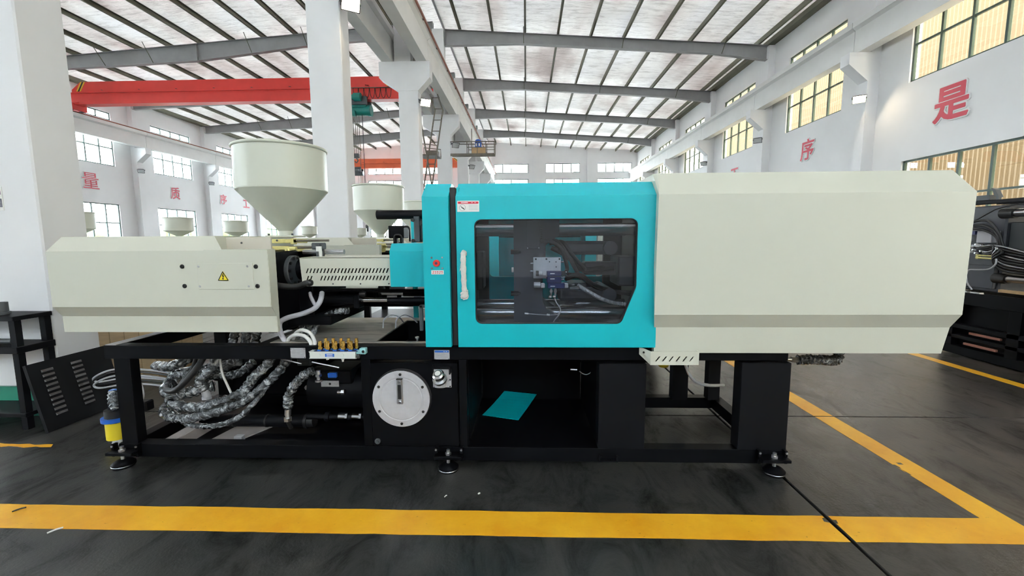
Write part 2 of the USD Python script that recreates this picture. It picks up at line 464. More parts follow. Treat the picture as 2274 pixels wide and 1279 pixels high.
def window(kind, x, y, w, z0, z1, transom, facing='x', frame='window_frame', glass='window_glass'):
    win_no[0] += 1
    name = f'window_{win_no[0]}'
    key = (kind, facing, frame, glass)
    path = '/World/' + name
    xf = UsdGeom.Xform.Define(stage, path)
    xf.AddTranslateOp().Set(Gf.Vec3d(x, y, 0))
    tag(xf.GetPrim(), kind='structure')
    if key in protos:
        xf.GetPrim().GetReferences().AddInternalReference(protos[key])
        xf.GetPrim().SetInstanceable(True)
        return
    protos[key] = path
    origin[path] = np.zeros(3)
    fr, mull, tr, pn = window_meshes(w, z0, z1, transom)
    if facing == 'y':
        for q in fr + mull + tr + pn:
            q.apply_transform(trimesh.transformations.rotation_matrix(math.pi / 2, (0, 0, 1)))
    p = xf.GetPrim()
    obj('window_frame', fr, frame, p)
    for q in mull:
        obj('mullion', q, frame, p)
    for q in tr:
        obj('transom', q, frame, p)
    for q in pn:
        obj('pane', q, glass, p)


LOW, MID, CLR = (0.95, 3.60, 2.50), (5.80, 7.55, 6.82), (8.42, 8.84, None)
W2 = 1.65
for wall, x0, x1, roof, frame, glass in (('left', XL - 0.25, XL, roof_l, 'window_frame_light', 'window_glass'), ('right', XR, XR + 0.25, roof_r, 'window_frame', 'amber_glass')):
    top = roof(XL if wall == 'left' else XR) + 0.22
    shape = sbox(Y0, -0.15, YB + 0.25, top)
    for yk in GRID:
        for z0, z1, _ in (LOW, MID, CLR):
            shape = shape.difference(sbox(yk + 3 - W2, z0, yk + 3 + W2, z1))
    wl = structure('wall_' + wall)
    obj('wall_panel', prism(shape, 'x', x0, x1), 'wall_paint', wl)
    s = 1 if wall == 'left' else -1
    face = XL if wall == 'left' else XR
    for yk in GRID:
        a, b = yk - 0.25, yk + 0.15
        prof = Polygon([(face, 0), (face + s * 0.35, 0), (face + s * 0.35, 6.25), (face + s * 0.95, 6.75), (face + s * 0.95, SEAT), (face + s * 0.28, SEAT), (face + s * 0.28, top - 0.25), (face, top - 0.25)])
        obj('pilaster', prism(prof, 'y', a, b), 'wall_paint', wl)
    xw = (x0 + x1) / 2 + s * 0.03
    for yk in GRID:
        for nm, (z0, z1, t) in (('low', LOW), ('mid', MID), ('clr', CLR)):
            window(nm, xw, yk + 3, W2, z0, z1, t, 'x', frame, glass)

BW = [-21.2 + 5.15 * k for k in range(7)]
BW = [-19.55, -14.35, -9.2, -1.5, 3.65, 8.8]
shape = Polygon([(XL - 0.25, -0.15), (XR + 0.25, -0.15), (XR + 0.25, roof_r(XR) + 0.2), (-3.9, roof_r(-3.9) + 0.2), (-3.9, roof_l(-3.9) + 0.2), (XL - 0.25, roof_l(XL) + 0.2)])
BLOW, BMID, BCLR = (0.95, 3.60, 2.50), (5.85, 7.40, 6.8), (8.0, 8.9, None)
for xc in BW:
    for z0, z1, _ in (BLOW, BMID, BCLR):
        shape = shape.difference(sbox(xc - 1.7, z0, xc + 1.7, z1))
wb = structure('wall_back')
obj('wall_panel', prism(shape, 'y', YB, YB + 0.25), 'wall_paint', wb)
for xc in (-22.0, -16.95, -11.8, -6.6, 1.08, 6.3):
    obj('pilaster', box(xc - 0.25, xc + 0.25, YB - 0.3, YB, 0, (roof_l if xc < -4 else roof_r)(xc) - 0.1), 'wall_paint', wb)
for xc in BW:
    for nm, (z0, z1, t) in (('blow', BLOW), ('bmid', BMID), ('bclr', BCLR)):
        window(nm, xc, YB + 0.1, 1.7, z0, z1, t, 'y', 'window_frame_light', 'window_glass')

# front end, behind the camera: a wall with high windows like the back wall's
shape = Polygon([(XL - 0.25, -0.15), (XR + 0.25, -0.15), (XR + 0.25, roof_r(XR) + 0.2), (-3.9, roof_r(-3.9) + 0.2), (-3.9, roof_l(-3.9) + 0.2), (XL - 0.25, roof_l(XL) + 0.2)])
for xc in BW:
    for z0, z1, _ in (BLOW, BMID, BCLR):
        if z0 > 7 or (z0 > 5 and xc > -3):
            shape = shape.difference(sbox(xc - 1.7, z0, xc + 1.7, z1))
            window('blow' if z0 < 2 else 'bmid' if z0 < 7 else 'bclr', xc, Y0 - 0.1, 1.7, z0, z1, _, 'y', 'window_frame_light', 'window_glass')
wf = structure('wall_front')
obj('wall_panel', prism(shape, 'y', Y0 - 0.25, Y0), 'wall_paint', wf)

# ---- roof: foil-faced sheets on purlins
ce = structure('ceiling')
for fn, a, b in ((roof_r, -3.75, XR + 0.3), (roof_l, XL - 0.3, -3.75)):
    poly = [(a, fn(a) + 0.20), (b, fn(b) + 0.20), (b, fn(b) + 0.24), (a, fn(a) + 0.24)]
    obj('insulation_sheet', prism(poly, 'y', Y0, YB + 0.25), 'roof_foil' if a > -10 else 'roof_foil_left', ce)
obj('ridge_upstand', box(-3.80, -3.72, Y0, YB, roof_r(-3.75) + 0.15, roof_l(-3.75) + 0.24), 'rafter_grey', ce)
for fn, x_list in ((roof_r, [-3.0 + 1.48 * k for k in range(10)]), (roof_l, [-4.6 - 1.5 * k for k in range(14)])):
    for x in x_list:
        z = fn(x)
        prof = Polygon([(x - 0.035, z), (x + 0.045, z), (x + 0.045, z + 0.02), (x - 0.015, z + 0.02), (x - 0.015, z + 0.18), (x + 0.045, z + 0.18), (x + 0.045, z + 0.2), (x - 0.035, z + 0.2)])
        obj('purlin', prism(prof, 'y', Y0, YB), 'purlin_olive', ce)
obj('eave_purlin', prism([(XR - 0.30, roof_r(XR) + 0.02), (XR - 0.02, roof_r(XR) + 0.0), (XR - 0.02, roof_r(XR) + 0.2), (XR - 0.30, roof_r(XR) + 0.22)], 'y', Y0, YB), 'purlin_olive', ce)
obj('eave_purlin', prism([(XL + 0.02, roof_l(XL)), (XL + 0.30, roof_l(XL) + 0.02), (XL + 0.30, roof_l(XL) + 0.22), (XL + 0.02, roof_l(XL) + 0.2)], 'y', Y0, YB), 'purlin_olive', ce)

# ---- rafters (welded, deeper at the ends)
ORD = ['nearest', 'second', 'third', 'fourth', 'fifth', 'sixth', 'seventh', 'eighth', 'ninth']


def rafter(side, yk, label):
    y = yk - 0.05
    t = thing('roof_rafter', label, 'rafter', (4 if side == 'right' else -14, y, 9.5), 'grey steel roof rafters')
    if side == 'right':
        xs_, fn = [-3.68, -0.3, 8.2, 10.98], roof_r
        dep = [0.70, 0.46, 0.46, 0.64]
    else:
        xs_, fn = [-24.15, -15.2, -9.0, -4.2], roof_l
        dep = [0.50, 0.76, 0.50, 0.66]
    tops = [(x, fn(x) - 0.012) for x in xs_]
    bots = [(x, fn(x) - d) for x, d in zip(xs_, dep)]
    obj('web', prism(tops + bots[::-1], 'y', y - 0.008, y + 0.008), 'rafter_grey', t)
    lf = [[(x, y - 0.11, z), (x, y + 0.11, z), (x, y + 0.11, z + 0.016), (x, y - 0.11, z + 0.016)] for x, z in bots]
    obj('bottom_flange', loft(lf), 'rafter_flange', t)
    uf = [[(x, y - 0.11, fn(x) - 0.016), (x, y + 0.11, fn(x) - 0.016), (x, y + 0.11, fn(x) - 0.001), (x, y - 0.11, fn(x) - 0.001)] for x in xs_]
    obj('top_flange', loft(uf), 'rafter_grey', t)
    bx = np.array([b[0] for b in bots])
    bz = np.array([b[1] for b in bots])
    xe = xs_[0] + 0.02 if side == 'right' else xs_[1]
    obj('splice_plate', box(xe - 0.02, xe + 0.02, y - 0.11, y + 0.11, np.interp(xe, bx, bz), fn(xe) - 0.02), 'rafter_grey', t)
    obj('end_plate', box(xs_[-1] - 0.03, xs_[-1], y - 0.13, y + 0.13, bz[-1], fn(xs_[-1]) - 0.02), 'rafter_grey', t)
    for x in ([-0.1, 4.3, 8.7] if side == 'right' else [-19.6, -17.3, -12.6, -10.0]):
        zb = float(np.interp(x, bx, bz))
        for s in (-1,):
            obj('fly_brace', sweep([(x, y + s * 0.10, zb + 0.02), (x, y + s * 0.62, fn(x) + 0.03)], 0.016, 6), 'purlin_olive', t)


for n, yk in enumerate(g for g in GRID if g > 14):
    rafter('right', yk, f'grey steel rafter across the right bay, {ORD[n]} one in view from the front')
    rafter('left', yk, f'grey steel rafter across the left bay, {ORD[n]} one from the front')
rafter('right', GRID[3], 'grey steel rafter over the right bay, above the top of the picture')
rafter('left', GRID[3], 'grey steel rafter over the left bay, above the top of the picture')

# ---- central columns
cnames = {8.77: 'tall white concrete column behind the cream hopper, carrying a lit floodlight on its right side',
          14.77: 'white concrete column with twin corbels, second in the row behind the big cream hopper',
          20.77: 'white concrete column with twin corbels beside the steel ladder, third in the row',
          26.77: 'white concrete column just behind the blue motor platform, fourth in the row',
          32.77: 'far white concrete column, fifth in the row behind the teal guard',
          38.77: 'farthest white concrete column, last of the row before the back wall'}
for yk in GRID:
    if yk < 8:
        continue
    a, b = yk - 0.25, yk + 0.15
    t = thing('concrete_column', cnames[round(yk, 2)], 'column', (-3.81, yk, 0))
    obj('shaft', box(-4.13, -3.48, a, b, 0, SEAT - 0.9, 0.015), 'column_paint', t)
    obj('corbel', prism([(-4.13, SEAT - 0.9), (-3.48, SEAT - 0.9), (-3.09, SEAT - 0.5), (-3.09, SEAT), (-4.74, SEAT), (-4.74, SEAT - 0.5)], 'y', a, b), 'column_paint', t)
    obj('upper_shaft', box(-4.23, -3.70, a, b, SEAT, roof_r(-3.7) - 0.02, 0.01), 'column_paint', t)
    obj('green_dado', box(-4.135, -3.475, a - 0.005, b + 0.005, 0.0, 0.24), 'green_dado', t)
# the near column at the left edge
t = thing('concrete_column', 'near white concrete column at the left edge, green band at its foot', 'column', (-4.1, 3.4, 0))
obj('shaft', box(-4.50, -3.75, 3.26, 3.62, 0.24, 9.5, 0.012), 'column_paint', t)
obj('green_dado', box(-4.505, -3.745, 3.255, 3.625, 0.0, 0.24), 'green_dado', t, 'painted green foot band')

# ---- crane girders: one precast length per bay, rail on top
def girder(xc, y, label, group=None, bar=0):
    t = thing('crane_girder', label, 'crane girder', (xc, y, SEAT), group)
    prof = [(xc - 0.17, SEAT), (xc + 0.17, SEAT), (xc + 0.17, SEAT + 0.70), (xc + 0.27, SEAT + 0.78), (xc + 0.27, SEAT + 0.95), (xc - 0.27, SEAT + 0.95), (xc - 0.27, SEAT + 0.78), (xc - 0.17, SEAT + 0.70)]
    obj('beam', prism(prof, 'y', y + 0.012, y + 5.988), 'girder_paint', t)
    obj('crane_rail', prism([(xc - 0.06, SEAT + 0.95), (xc + 0.06, SEAT + 0.95), (xc + 0.06, SEAT + 0.965), (xc + 0.015, SEAT + 0.98), (xc + 0.015, SEAT + 1.03), (xc + 0.035, SEAT + 1.05), (xc + 0.035, SEAT + 1.08), (xc - 0.035, SEAT + 1.08), (xc - 0.035, SEAT + 1.05), (xc - 0.015, SEAT + 1.03), (xc - 0.015, SEAT + 0.98), (xc - 0.06, SEAT + 0.965)], 'y', y, y + 6), 'rail_rust', t)
    if bar:
        xb = xc + bar * 0.33
        obj('conductor_bar', box(xb - 0.025, xb + 0.025, y, y + 6, SEAT + 0.84, SEAT + 0.90), 'rail_rust', t, 'rust red power rail')
        for q in (1.0, 3.0, 5.0):
            obj('insulator', box(min(xc + bar * 0.26, xb), max(xc + bar * 0.26, xb), y + q - 0.03, y + q + 0.03, SEAT + 0.85, SEAT + 0.89), 'dark_grey', t)
    return t


GY = [g - 0.05 for g in GRID if g > -4]
gl = ['nearest length, overhead', 'next length, overhead', 'second length', 'third length', 'fourth length', 'fifth length', 'sixth length', 'farthest length']
for place, xc, bar in (('on the right wall corbels', 10.47, 0), ('right of the central columns', -3.36, 1), ('left of the central columns', -4.47, 0), ('along the left wall', XL + 0.7, 0)):
    first = None
    for n, y in enumerate(GY):
        lb = f'white crane girder {place}, {gl[n]} from the front'
        if first is None:
            first, fy = girder(xc, y, lb, 'white crane girders', bar), y
        else:
            dup(first, (0, y - fy, 0), lb)

# ---- floodlights
def flood(x, y, z, s, lit, label):
    """A floodlight on an arm; s is the side it leans out to. It looks down, out from the column and back along the hall."""
    t = thing('floodlight', label, 'floodlight', (x, y, z), 'floodlights on the columns')
    d = np.array([0.42 * s, -0.68, -0.60]); d /= np.linalg.norm(d)
    u = np.cross(d, [0, 0, 1.0]); u /= np.linalg.norm(u)
    v = np.cross(u, d)
    c = np.array([x + s * 0.24, y - 0.26, z])

    def put(m):
        q = np.array(m.vertices)
        r_ = T(c + q[:, :1] * u + q[:, 1:2] * v + q[:, 2:3] * d, np.array(m.faces))
        r_.fix_normals()
        return r_
    case = hull(*[(a, b, -0.12) for a in (-0.10, 0.10) for b in (-0.08, 0.08)], *[(a, b, 0.0) for a in (-0.17, 0.17) for b in (-0.125, 0.125)])
    rim = [box(-0.17, 0.17, -0.125, -0.112, 0, 0.02), box(-0.17, 0.17, 0.112, 0.125, 0, 0.02), box(-0.17, -0.157, -0.125, 0.125, 0, 0.02), box(0.157, 0.17, -0.125, 0.125, 0, 0.02)]
    obj('housing', [put(case)] + [put(q) for q in rim], 'lamp_case', t)
    obj('lens', put(box(-0.157, 0.157, -0.112, 0.112, 0.001, 0.010)), 'lamp_lit' if lit else 'lamp_glass_off', t, 'glowing warm white lens' if lit else None)
    e = [c + u * k * 0.18 - d * 0.03 for k in (-1, 1)]
    w = np.array([x + s * 0.012, y - 0.10, z + 0.10])
    obj('bracket', [sweep([e[0], e[0] - d * 0.14, e[1] - d * 0.14, e[1]], 0.012, 6), sweep([(e[0] + e[1]) / 2 - d * 0.14, w], 0.016, 6), box(x, x + s * 0.012, y - 0.16, y - 0.04, z + 0.04, z + 0.16)], 'lamp_case', t)


flood(-3.48, 8.72, 5.75, 1, True, 'lit floodlight on the tall column behind the hopper, at the top of the picture')
flood(-3.48, 14.72, 5.80, 1, True, 'lit floodlight on the second central column, beside the ladder')
flood(-3.48, 20.72, 5.72, 1, False, 'unlit floodlight on the column by the blue motor platform')
flood(-3.48, 26.72, 5.72, 1, False, 'unlit floodlight below and right of the motor platform')
flood(10.64, 14.72, 5.68, -1, True, 'lit floodlight on the right wall between the second and third big windows')
flood(10.64, 20.72, 5.75, -1, False, 'unlit floodlight on the right wall, nearest of the unlit ones there')
flood(10.64, 26.72, 5.75, -1, False, 'unlit floodlight on the right wall, farther of the unlit ones there')
flood(10.64, 8.72, 5.68, -1, True, 'lit floodlight on the right wall, nearest the camera, out of the picture')
flood(XL + 0.35, 26.72, 5.70, 1, False, 'unlit floodlight on the left wall, just left of the second window')
flood(XL + 0.35, 32.72, 5.70, 1, False, 'unlit floodlight on the left wall, nearer the big hopper')

# ---- lettering on the walls
GLYPHS = {'shi':[[[(0.0,0.091),(0.058,0.135),(0.128,0.216),(0.183,0.325),(0.21,0.422),(0.207,0.446),(0.038,0.446),(0.027,0.457),(0.027,0.554),(0.043,0.57),(1.016,0.57),(1.027,0.559),(1.032,0.468),(1.016,0.446),(0.611,0.446),(0.602,0.438),(0.605,0.376),(0.946,0.376),(0.957,0.366),(0.962,0.274),(0.946,0.253),(0.604,0.253),(0.602,0.159),(0.611,0.151),(1.038,0.151),(1.054,0.118),(1.033,0.084),(1.022,0.038),(1.005,0.022),(0.591,0.022),(0.478,0.038),(0.355,0.086),(0.26,0.173),(0.199,0.086),(0.102,0.0),(0.07,0.0),(0.0,0.07)],[(0.344,0.403),(0.323,0.308),(0.366,0.243),(0.421,0.199),(0.467,0.184),(0.467,0.445),(0.34,0.446)]],[[(0.14,0.984),(0.156,1.0),(0.898,1.0),(0.914,0.973),(0.914,0.613),(0.898,0.591),(0.151,0.591),(0.14,0.602)],[(0.272,0.742),(0.272,0.704),(0.774,0.707),(0.771,0.742)],[(0.274,0.882),(0.272,0.855),(0.774,0.858),(0.771,0.887)]]],'xu':[[[(0.0,0.062),(0.026,0.106),(0.057,0.195),(0.083,0.331),(0.094,0.451),(0.099,0.88),(0.493,0.88),(0.495,0.894),(0.458,0.958),(0.464,0.979),(0.531,1.0),(0.562,1.0),(0.622,0.88),(0.99,0.875),(0.984,0.776),(0.204,0.775),(0.198,0.411),(0.182,0.271),(0.151,0.13),(0.094,0.0),(0.073,0.0),(0.016,0.036)]],[[(0.208,0.375),(0.214,0.469),(0.51,0.47),(0.509,0.479),(0.354,0.552),(0.359,0.573),(0.401,0.615),(0.427,0.62),(0.559,0.558),(0.581,0.557),(0.65,0.599),(0.683,0.632),(0.276,0.635),(0.276,0.729),(0.839,0.734),(0.891,0.693),(0.891,0.672),(0.781,0.573),(0.677,0.502),(0.732,0.469),(0.922,0.474),(0.984,0.448),(0.99,0.437),(0.984,0.417),(0.896,0.297),(0.818,0.208),(0.792,0.208),(0.729,0.245),(0.729,0.266),(0.796,0.334),(0.812,0.369),(0.642,0.369),(0.641,0.068),(0.609,0.021),(0.521,0.0),(0.375,0.0),(0.344,0.073),(0.344,0.099),(0.531,0.106),(0.531,0.369)]]],'zhi':[[[(0.0,0.074),(0.042,0.145),(0.069,0.219),(0.101,0.379),(0.111,0.501),(0.116,0.926),(0.579,0.958),(0.836,1.0),(0.868,1.0),(0.937,0.931),(0.937,0.91),(0.905,0.899),(0.647,0.862),(0.64,0.78),(0.995,0.778),(0.995,0.677),(0.632,0.677),(0.619,0.626),(0.622,0.603),(0.91,0.603),(0.921,0.593),(0.915,0.201),(0.81,0.201),(0.804,0.212),(0.801,0.497),(0.383,0.497),(0.381,0.212),(0.275,0.206),(0.27,0.593),(0.281,0.603),(0.506,0.603),(0.514,0.674),(0.225,0.677),(0.206,0.339),(0.153,0.122),(0.095,0.011),(0.079,0.011),(0.005,0.053)],[(0.527,0.852),(0.223,0.83),(0.223,0.778),(0.521,0.778),(0.529,0.786)]],[[(0.185,0.074),(0.201,0.095),(0.331,0.133),(0.449,0.197),(0.502,0.25),(0.529,0.304),(0.54,0.481),(0.635,0.487),(0.651,0.476),(0.651,0.339),(0.63,0.249),(0.593,0.186),(0.667,0.238),(0.968,0.101),(0.989,0.085),(0.989,0.064),(0.931,0.005),(0.91,0.005),(0.718,0.111),(0.603,0.153),(0.59,0.181),(0.529,0.122),(0.466,0.079),(0.291,0.005),(0.243,0.0)]]],'liang':[[[(0.0,0.069),(0.477,0.071),(0.474,0.138),(0.098,0.138),(0.103,0.201),(0.477,0.204),(0.474,0.264),(0.132,0.264),(0.132,0.552),(0.925,0.552),(0.925,0.264),(0.566,0.264),(0.563,0.204),(0.948,0.201),(0.954,0.138),(0.566,0.138),(0.563,0.072),(1.046,0.069),(1.046,0.0),(0.006,0.0)],[(0.563,0.32),(0.836,0.316),(0.839,0.377),(0.566,0.379)],[(0.563,0.434),(0.836,0.431),(0.839,0.497),(0.566,0.5)],[(0.213,0.32),(0.474,0.316),(0.477,0.377),(0.215,0.379)],[(0.213,0.434),(0.474,0.431),(0.477,0.497),(0.215,0.5)]],[[(0.006,0.667),(1.04,0.667),(1.04,0.603),(0.006,0.603)]],[[(0.149,1.0),(0.891,1.0),(0.891,0.718),(0.149,0.718)],[(0.236,0.774),(0.801,0.77),(0.805,0.83),(0.239,0.833)],[(0.236,0.889),(0.801,0.885),(0.805,0.945),(0.239,0.948)]]],'gong':[[[(0.0,0.124),(0.013,0.137),(0.529,0.141),(0.529,0.861),(0.078,0.863),(0.078,1.0),(1.15,0.993),(1.144,0.863),(0.68,0.861),(0.68,0.141),(1.209,0.137),(1.209,0.0),(0.013,0.0),(0.0,0.013)]]]}


def glyph_shape(key):
    return union_all([Polygon(r[0], r[1:]) for r in GLYPHS[key]])


def wall_sign(key, label, xf, y_left, z0, h, side, wide=1.0):
    """A character cut from foam board with a red face."""
    g = affinity.scale(glyph_shape(key), h * wide, h, origin=(0, 0))
    t = thing('wall_character', label, 'wall lettering', (xf, y_left, z0), 'red characters on the walls')
    back = g.buffer(0.035).simplify(0.01)
    if side == 'right':      # reads along -y
        place = lambda p: affinity.affine_transform(p, [-1, 0, 0, 1, y_left, z0])
        obj('foam_backing', prism(place(back), 'x', xf - 0.03, xf - 0.001), 'foam_white', t)
        obj('red_face', prism(place(g), 'x', xf - 0.036, xf - 0.029), 'wall_red', t)
    else:                    # reads along +y
        place = lambda p: affinity.affine_transform(p, [1, 0, 0, 1, y_left, z0])
        obj('foam_backing', prism(place(back), 'x', xf + 0.001, xf + 0.03), 'foam_white', t)
        obj('red_face', prism(place(g), 'x', xf + 0.029, xf + 0.036), 'wall_red', t)


wall_sign('shi', 'big red character 是 on the right wall between its upper and lower windows', XR, 12.50, 4.40, 0.90, 'right')
wall_sign('xu', 'red character 序 on the right wall below the second big window', XR, 18.20, 4.42, 0.80, 'right')
wall_sign('gong', 'red character 工 on the right wall, mostly hidden behind the cream cover', XR, 24.2, 4.35, 0.70, 'right')
wall_sign('liang', 'red character 量 on the left wall, partly behind the near column', XL, 23.36, 4.35, 0.86, 'left')
wall_sign('zhi', 'red character 质 on the left wall between the second upper and lower windows', XL, 29.25, 4.30, 0.80, 'left', 0.98)
wall_sign('xu', 'red character 序 on the left wall, left of the cream hopper', XL, 34.05, 4.34, 0.76, 'left')
wall_sign('gong', 'red character 工 on the left wall, touching the slope of the hopper', XL, 36.85, 4.25, 0.66, 'left')

# ---- painted lines on the floor
def marking(name, poly, label):
    obj(name, prism(poly, 'z', 0.0, 0.0015), 'line_paint', None, label, 'floor marking')


def ragged(pts, seed, amp=0.006, step=0.12):
    rng = np.random.default_rng(seed)
    out = []
    for a, b in zip(pts, pts[1:] + pts[:1]):
        a, b = np.array(a), np.array(b)
        n = max(1, int(np.linalg.norm(b - a) / step))
        for k in range(n):
            out.append(tuple(a + (b - a) * k / n + (rng.random(2) - 0.5) * amp * (k > 0)))
    return Polygon(out).buffer(0)


long_line = ragged([(-7.5, 1.912), (2.41, 1.912), (2.41, 2.099), (-7.5, 2.099)], 1)
long_line = long_line.difference(ragged([(1.493, 1.80), (1.519, 1.80), (1.519, 2.2), (1.493, 2.2)], 9, 0.004)).difference(ragged([(1.47, 2.055), (1.53, 2.04), (1.54, 2.07), (1.48, 2.085)], 5, 0.012, 0.02))
marking('floor_line', long_line, 'long yellow floor line along the front of the machine')
side_line = ragged([(2.262, 2.099), (2.41, 2.099), (2.41, 3.350), (2.262, 3.350)], 2).difference(ragged([(2.30, 2.62), (2.33, 2.62), (2.33, 2.645), (2.30, 2.645)], 6, 0.01, 0.02)).difference(ragged([(2.262, 2.50), (2.275, 2.50), (2.275, 2.62), (2.262, 2.62)], 7, 0.012, 0.03))
marking('floor_line', union_all([side_line, ragged([(2.262, 3.364), (2.41, 3.364), (2.41, 9.2), (2.262, 9.2)], 12)]), 'yellow floor line running back past the right end of the machine')
marking('floor_line', ragged([(4.60, 1.5), (4.72, 1.5), (4.72, 9.3), (4.60, 9.3)], 3), 'far yellow floor line beside the black machine on the right')
marking('floor_line', ragged([(-4.6, 2.71), (-3.27, 2.735), (-3.30, 2.775), (-4.6, 2.785)], 4, 0.03, 0.06), 'worn stub of yellow floor line near the leaning black panel')

# ---- outside: ground, hedges, the neighbouring shed
obj('outside_ground', box(-160, 120, -120, 160, -0.6, -0.2), 'outside_ground', kind='structure')
rng = np.random.default_rng(11)
for n, y in enumerate((16, 25, 34, 43, 52, 61)):
    ico = trimesh.creation.icosphere(4, 1.0)
    v = np.array(ico.vertices)
    v *= (0.8 + 0.45 * meshkit.fbm(v * 2.2 + n * 7.1, 4, n))[:, None]
    ico.vertices = v * [2.6, 3.0, 2.5 + 0.5 * rng.random()] + [-35 - 2.5 * rng.random(), y, 0.4]
    obj('hedge', ico, 'foliage', None, f'bright green bush outside the left low windows, {ORD[n]} from the front', 'bush', 'bushes outside the left wall', smooth=True)
t = thing('neighbouring_shed', 'tan corrugated shed wall seen through the right windows', 'building', (20, 20, 0))
ycor = np.arange(-6, 46, 0.12)
for k in range(13):
    seg = np.arange(-6 + 4 * k, -6 + 4 * k + 4.01, 0.1)
    prof = [(20.0 + (0.03 if i % 2 else 0.0), y) for i, y in enumerate(seg)]
    prof = prof + [(20.1, seg[-1]), (20.1, seg[0])]
    obj('corrugated_panel', prism(Polygon(prof), 'z', -0.2, 15.0), 'cladding_tan', t)

# ================================================================ the injection moulding machine in front
FY = 2.55                     # front face of its base


def hopper(cx, cy, parent, r=0.297, top=2.04, shoulder=1.757, neck=1.47, bottom=1.425):
    cone = lathe([(r - 0.002, shoulder), (r, shoulder - 0.006), (0.046, neck), (0.046, bottom + 0.012), (0.040, bottom + 0.012), (0.040, neck), (r - 0.012, shoulder)], (cx, cy, 0), n=56)
    h = obj('hopper', cone, 'hopper_enamel', parent, 'cream sheet metal hopper cone', smooth=35)
    obj('hopper_cylinder', lathe([(r - 0.012, top), (r - 0.012, shoulder), (r, shoulder), (r, top)], (cx, cy, 0), n=56), 'hopper_enamel', h, smooth=35)
    rim = [(r + 0.011 * math.cos(a), top + 0.011 * math.sin(a)) for a in np.linspace(0, 2 * math.pi, 11)]
    obj('rolled_rim', lathe(rim, (cx, cy, 0), n=56), 'hopper_enamel', h, smooth=40)
    obj('hopper_lid', lathe([(0, top + 0.035), (0.05, top + 0.034), (r - 0.02, top + 0.008), (r - 0.014, top - 0.004), (0, top - 0.004)], (cx, cy, 0), n=48), 'hopper_enamel', h, smooth=35)
    obj('neck_flange', box(cx - 0.10, cx + 0.10, cy - 0.09, cy + 0.09, bottom, bottom + 0.012, 0.003), 'hopper_enamel', h)
    for dx in (-0.085, 0.085):
        obj('flange_bolt', lathe([(0.008, 0), (0.008, 0.014), (0, 0.014)], (cx + dx, cy - 0.07, bottom + 0.012), n=6), 'dark_grey', h)
    return h


def injection_cover(dx, dy, parent, detail):
    """Big cream box over the injection drive: bevelled top, kicked-in skirt."""
    y = 2.50 + dy
    L, R = -2.865 + dx, -1.518 + dx
    nX = -1.80 + dx            # where the top bevel stops for the hopper
    prof = [(3.50 + dy, 0.86), (y + 0.05, 0.846), (y + 0.05, 0.945), (y, 1.010), (y, 1.345), (y + 0.10, 1.432), (3.50 + dy, 1.432)]
    body = prism(prof, 'x', L, nX - 0.10)
    notch = hull((nX - 0.10, y, 1.345), (nX - 0.10, y + 0.10, 1.432), (nX - 0.10, y + 0.10, 1.345), (nX + 0.012, y, 1.345), (nX + 0.0, y + 0.02, 1.345))
    fprof = [(y + 0.075, 0.850), (y + 0.05, 0.846), (y + 0.05, 0.945), (y, 1.010), (y, 1.350), (y + 0.075, 1.352)]
    front = prism(fprof, 'x', nX - 0.10, R)
    c = obj('injection_cover', [body, notch, front], 'cream_enamel', parent)
    obj('return_flange', prism([(y + 0.077, 0.850), (y + 0.052, 0.846), (y + 0.052, 0.945), (y + 0.002, 1.012), (y + 0.002, 1.348), (y + 0.077, 1.348)], 'x', R, R + 0.003), 'cream_enamel', c)
    if detail:
        obj('access_panel', box(-1.945, -1.610, y - 0.004, y + 0.002, 1.115, 1.272, 0.0015), 'cream_enamel', c)
        for x, z in ((-1.936, 1.252), (-1.640, 1.252), (-1.936, 1.134), (-1.640, 1.134)):
            obj('panel_screw', disc((x, y - 0.003, z), 0.0065, 0.004, n=14), 'bright_steel', c)
        for x, z in ((-2.037, 1.252), (-2.032, 1.136), (-1.592, 1.250), (-1.590, 1.134)):
            obj('cover_bolt', J(lathe([(0.013, 0), (0.013, 0.003), (0.009, 0.006), (0.009, 0.002), (0, 0.002)], (x, y, z), 'y', 20)), 'rubber', c)
        tri = rounded(Polygon([(-1.824, 1.167), (-1.756, 1.167), (-1.790, 1.226)]), 0.003)
        w = obj('warning_sign', prism(tri, 'y', y - 0.0065, y - 0.004), 'sign_yellow', c, 'yellow triangle with a black lightning bolt')
        edge = tri.difference(tri.buffer(-0.005))
        flash = Polygon([(-1.789, 1.212), (-1.797, 1.192), (-1.790, 1.1935), (-1.7935, 1.182), (-1.7975, 1.1825), (-1.791, 1.1725), (-1.7855, 1.1815), (-1.7895, 1.182), (-1.782, 1.199), (-1.7885, 1.1975), (-1.784, 1.212)])
        obj('bolt_symbol', prism(union_all([edge, flash]), 'y', y - 0.0072, y - 0.0062), 'ink_black', w)
    hs = obj('drive_plate', box(-1.99 + dx, -1.615 + dx, 2.70 + dy, 2.722 + dy, 0.90, 1.424, 0.004), 'motor_tan', parent, 'warm cream plate behind the cut-away top of the cover')
    if detail:
        obj('housing_screw', disc((-1.80, 2.699, 1.388), 0.006, 0.004, n=12), 'dark_grey', hs)
    return c


def slanted_slots(x0, x1, z, n, skip=(), h=0.030, w=0.0042, s=0.013):
    out = []
    for k in range(n):
        if k in skip:
            continue
        x = x0 + (x1 - x0) * k / (n - 1)
        out.append(Polygon([(x - w - s / 2, z - h / 2), (x + w - s / 2, z - h / 2), (x + w + s / 2, z + h / 2), (x - w + s / 2, z + h / 2)]))
    return union_all(out)


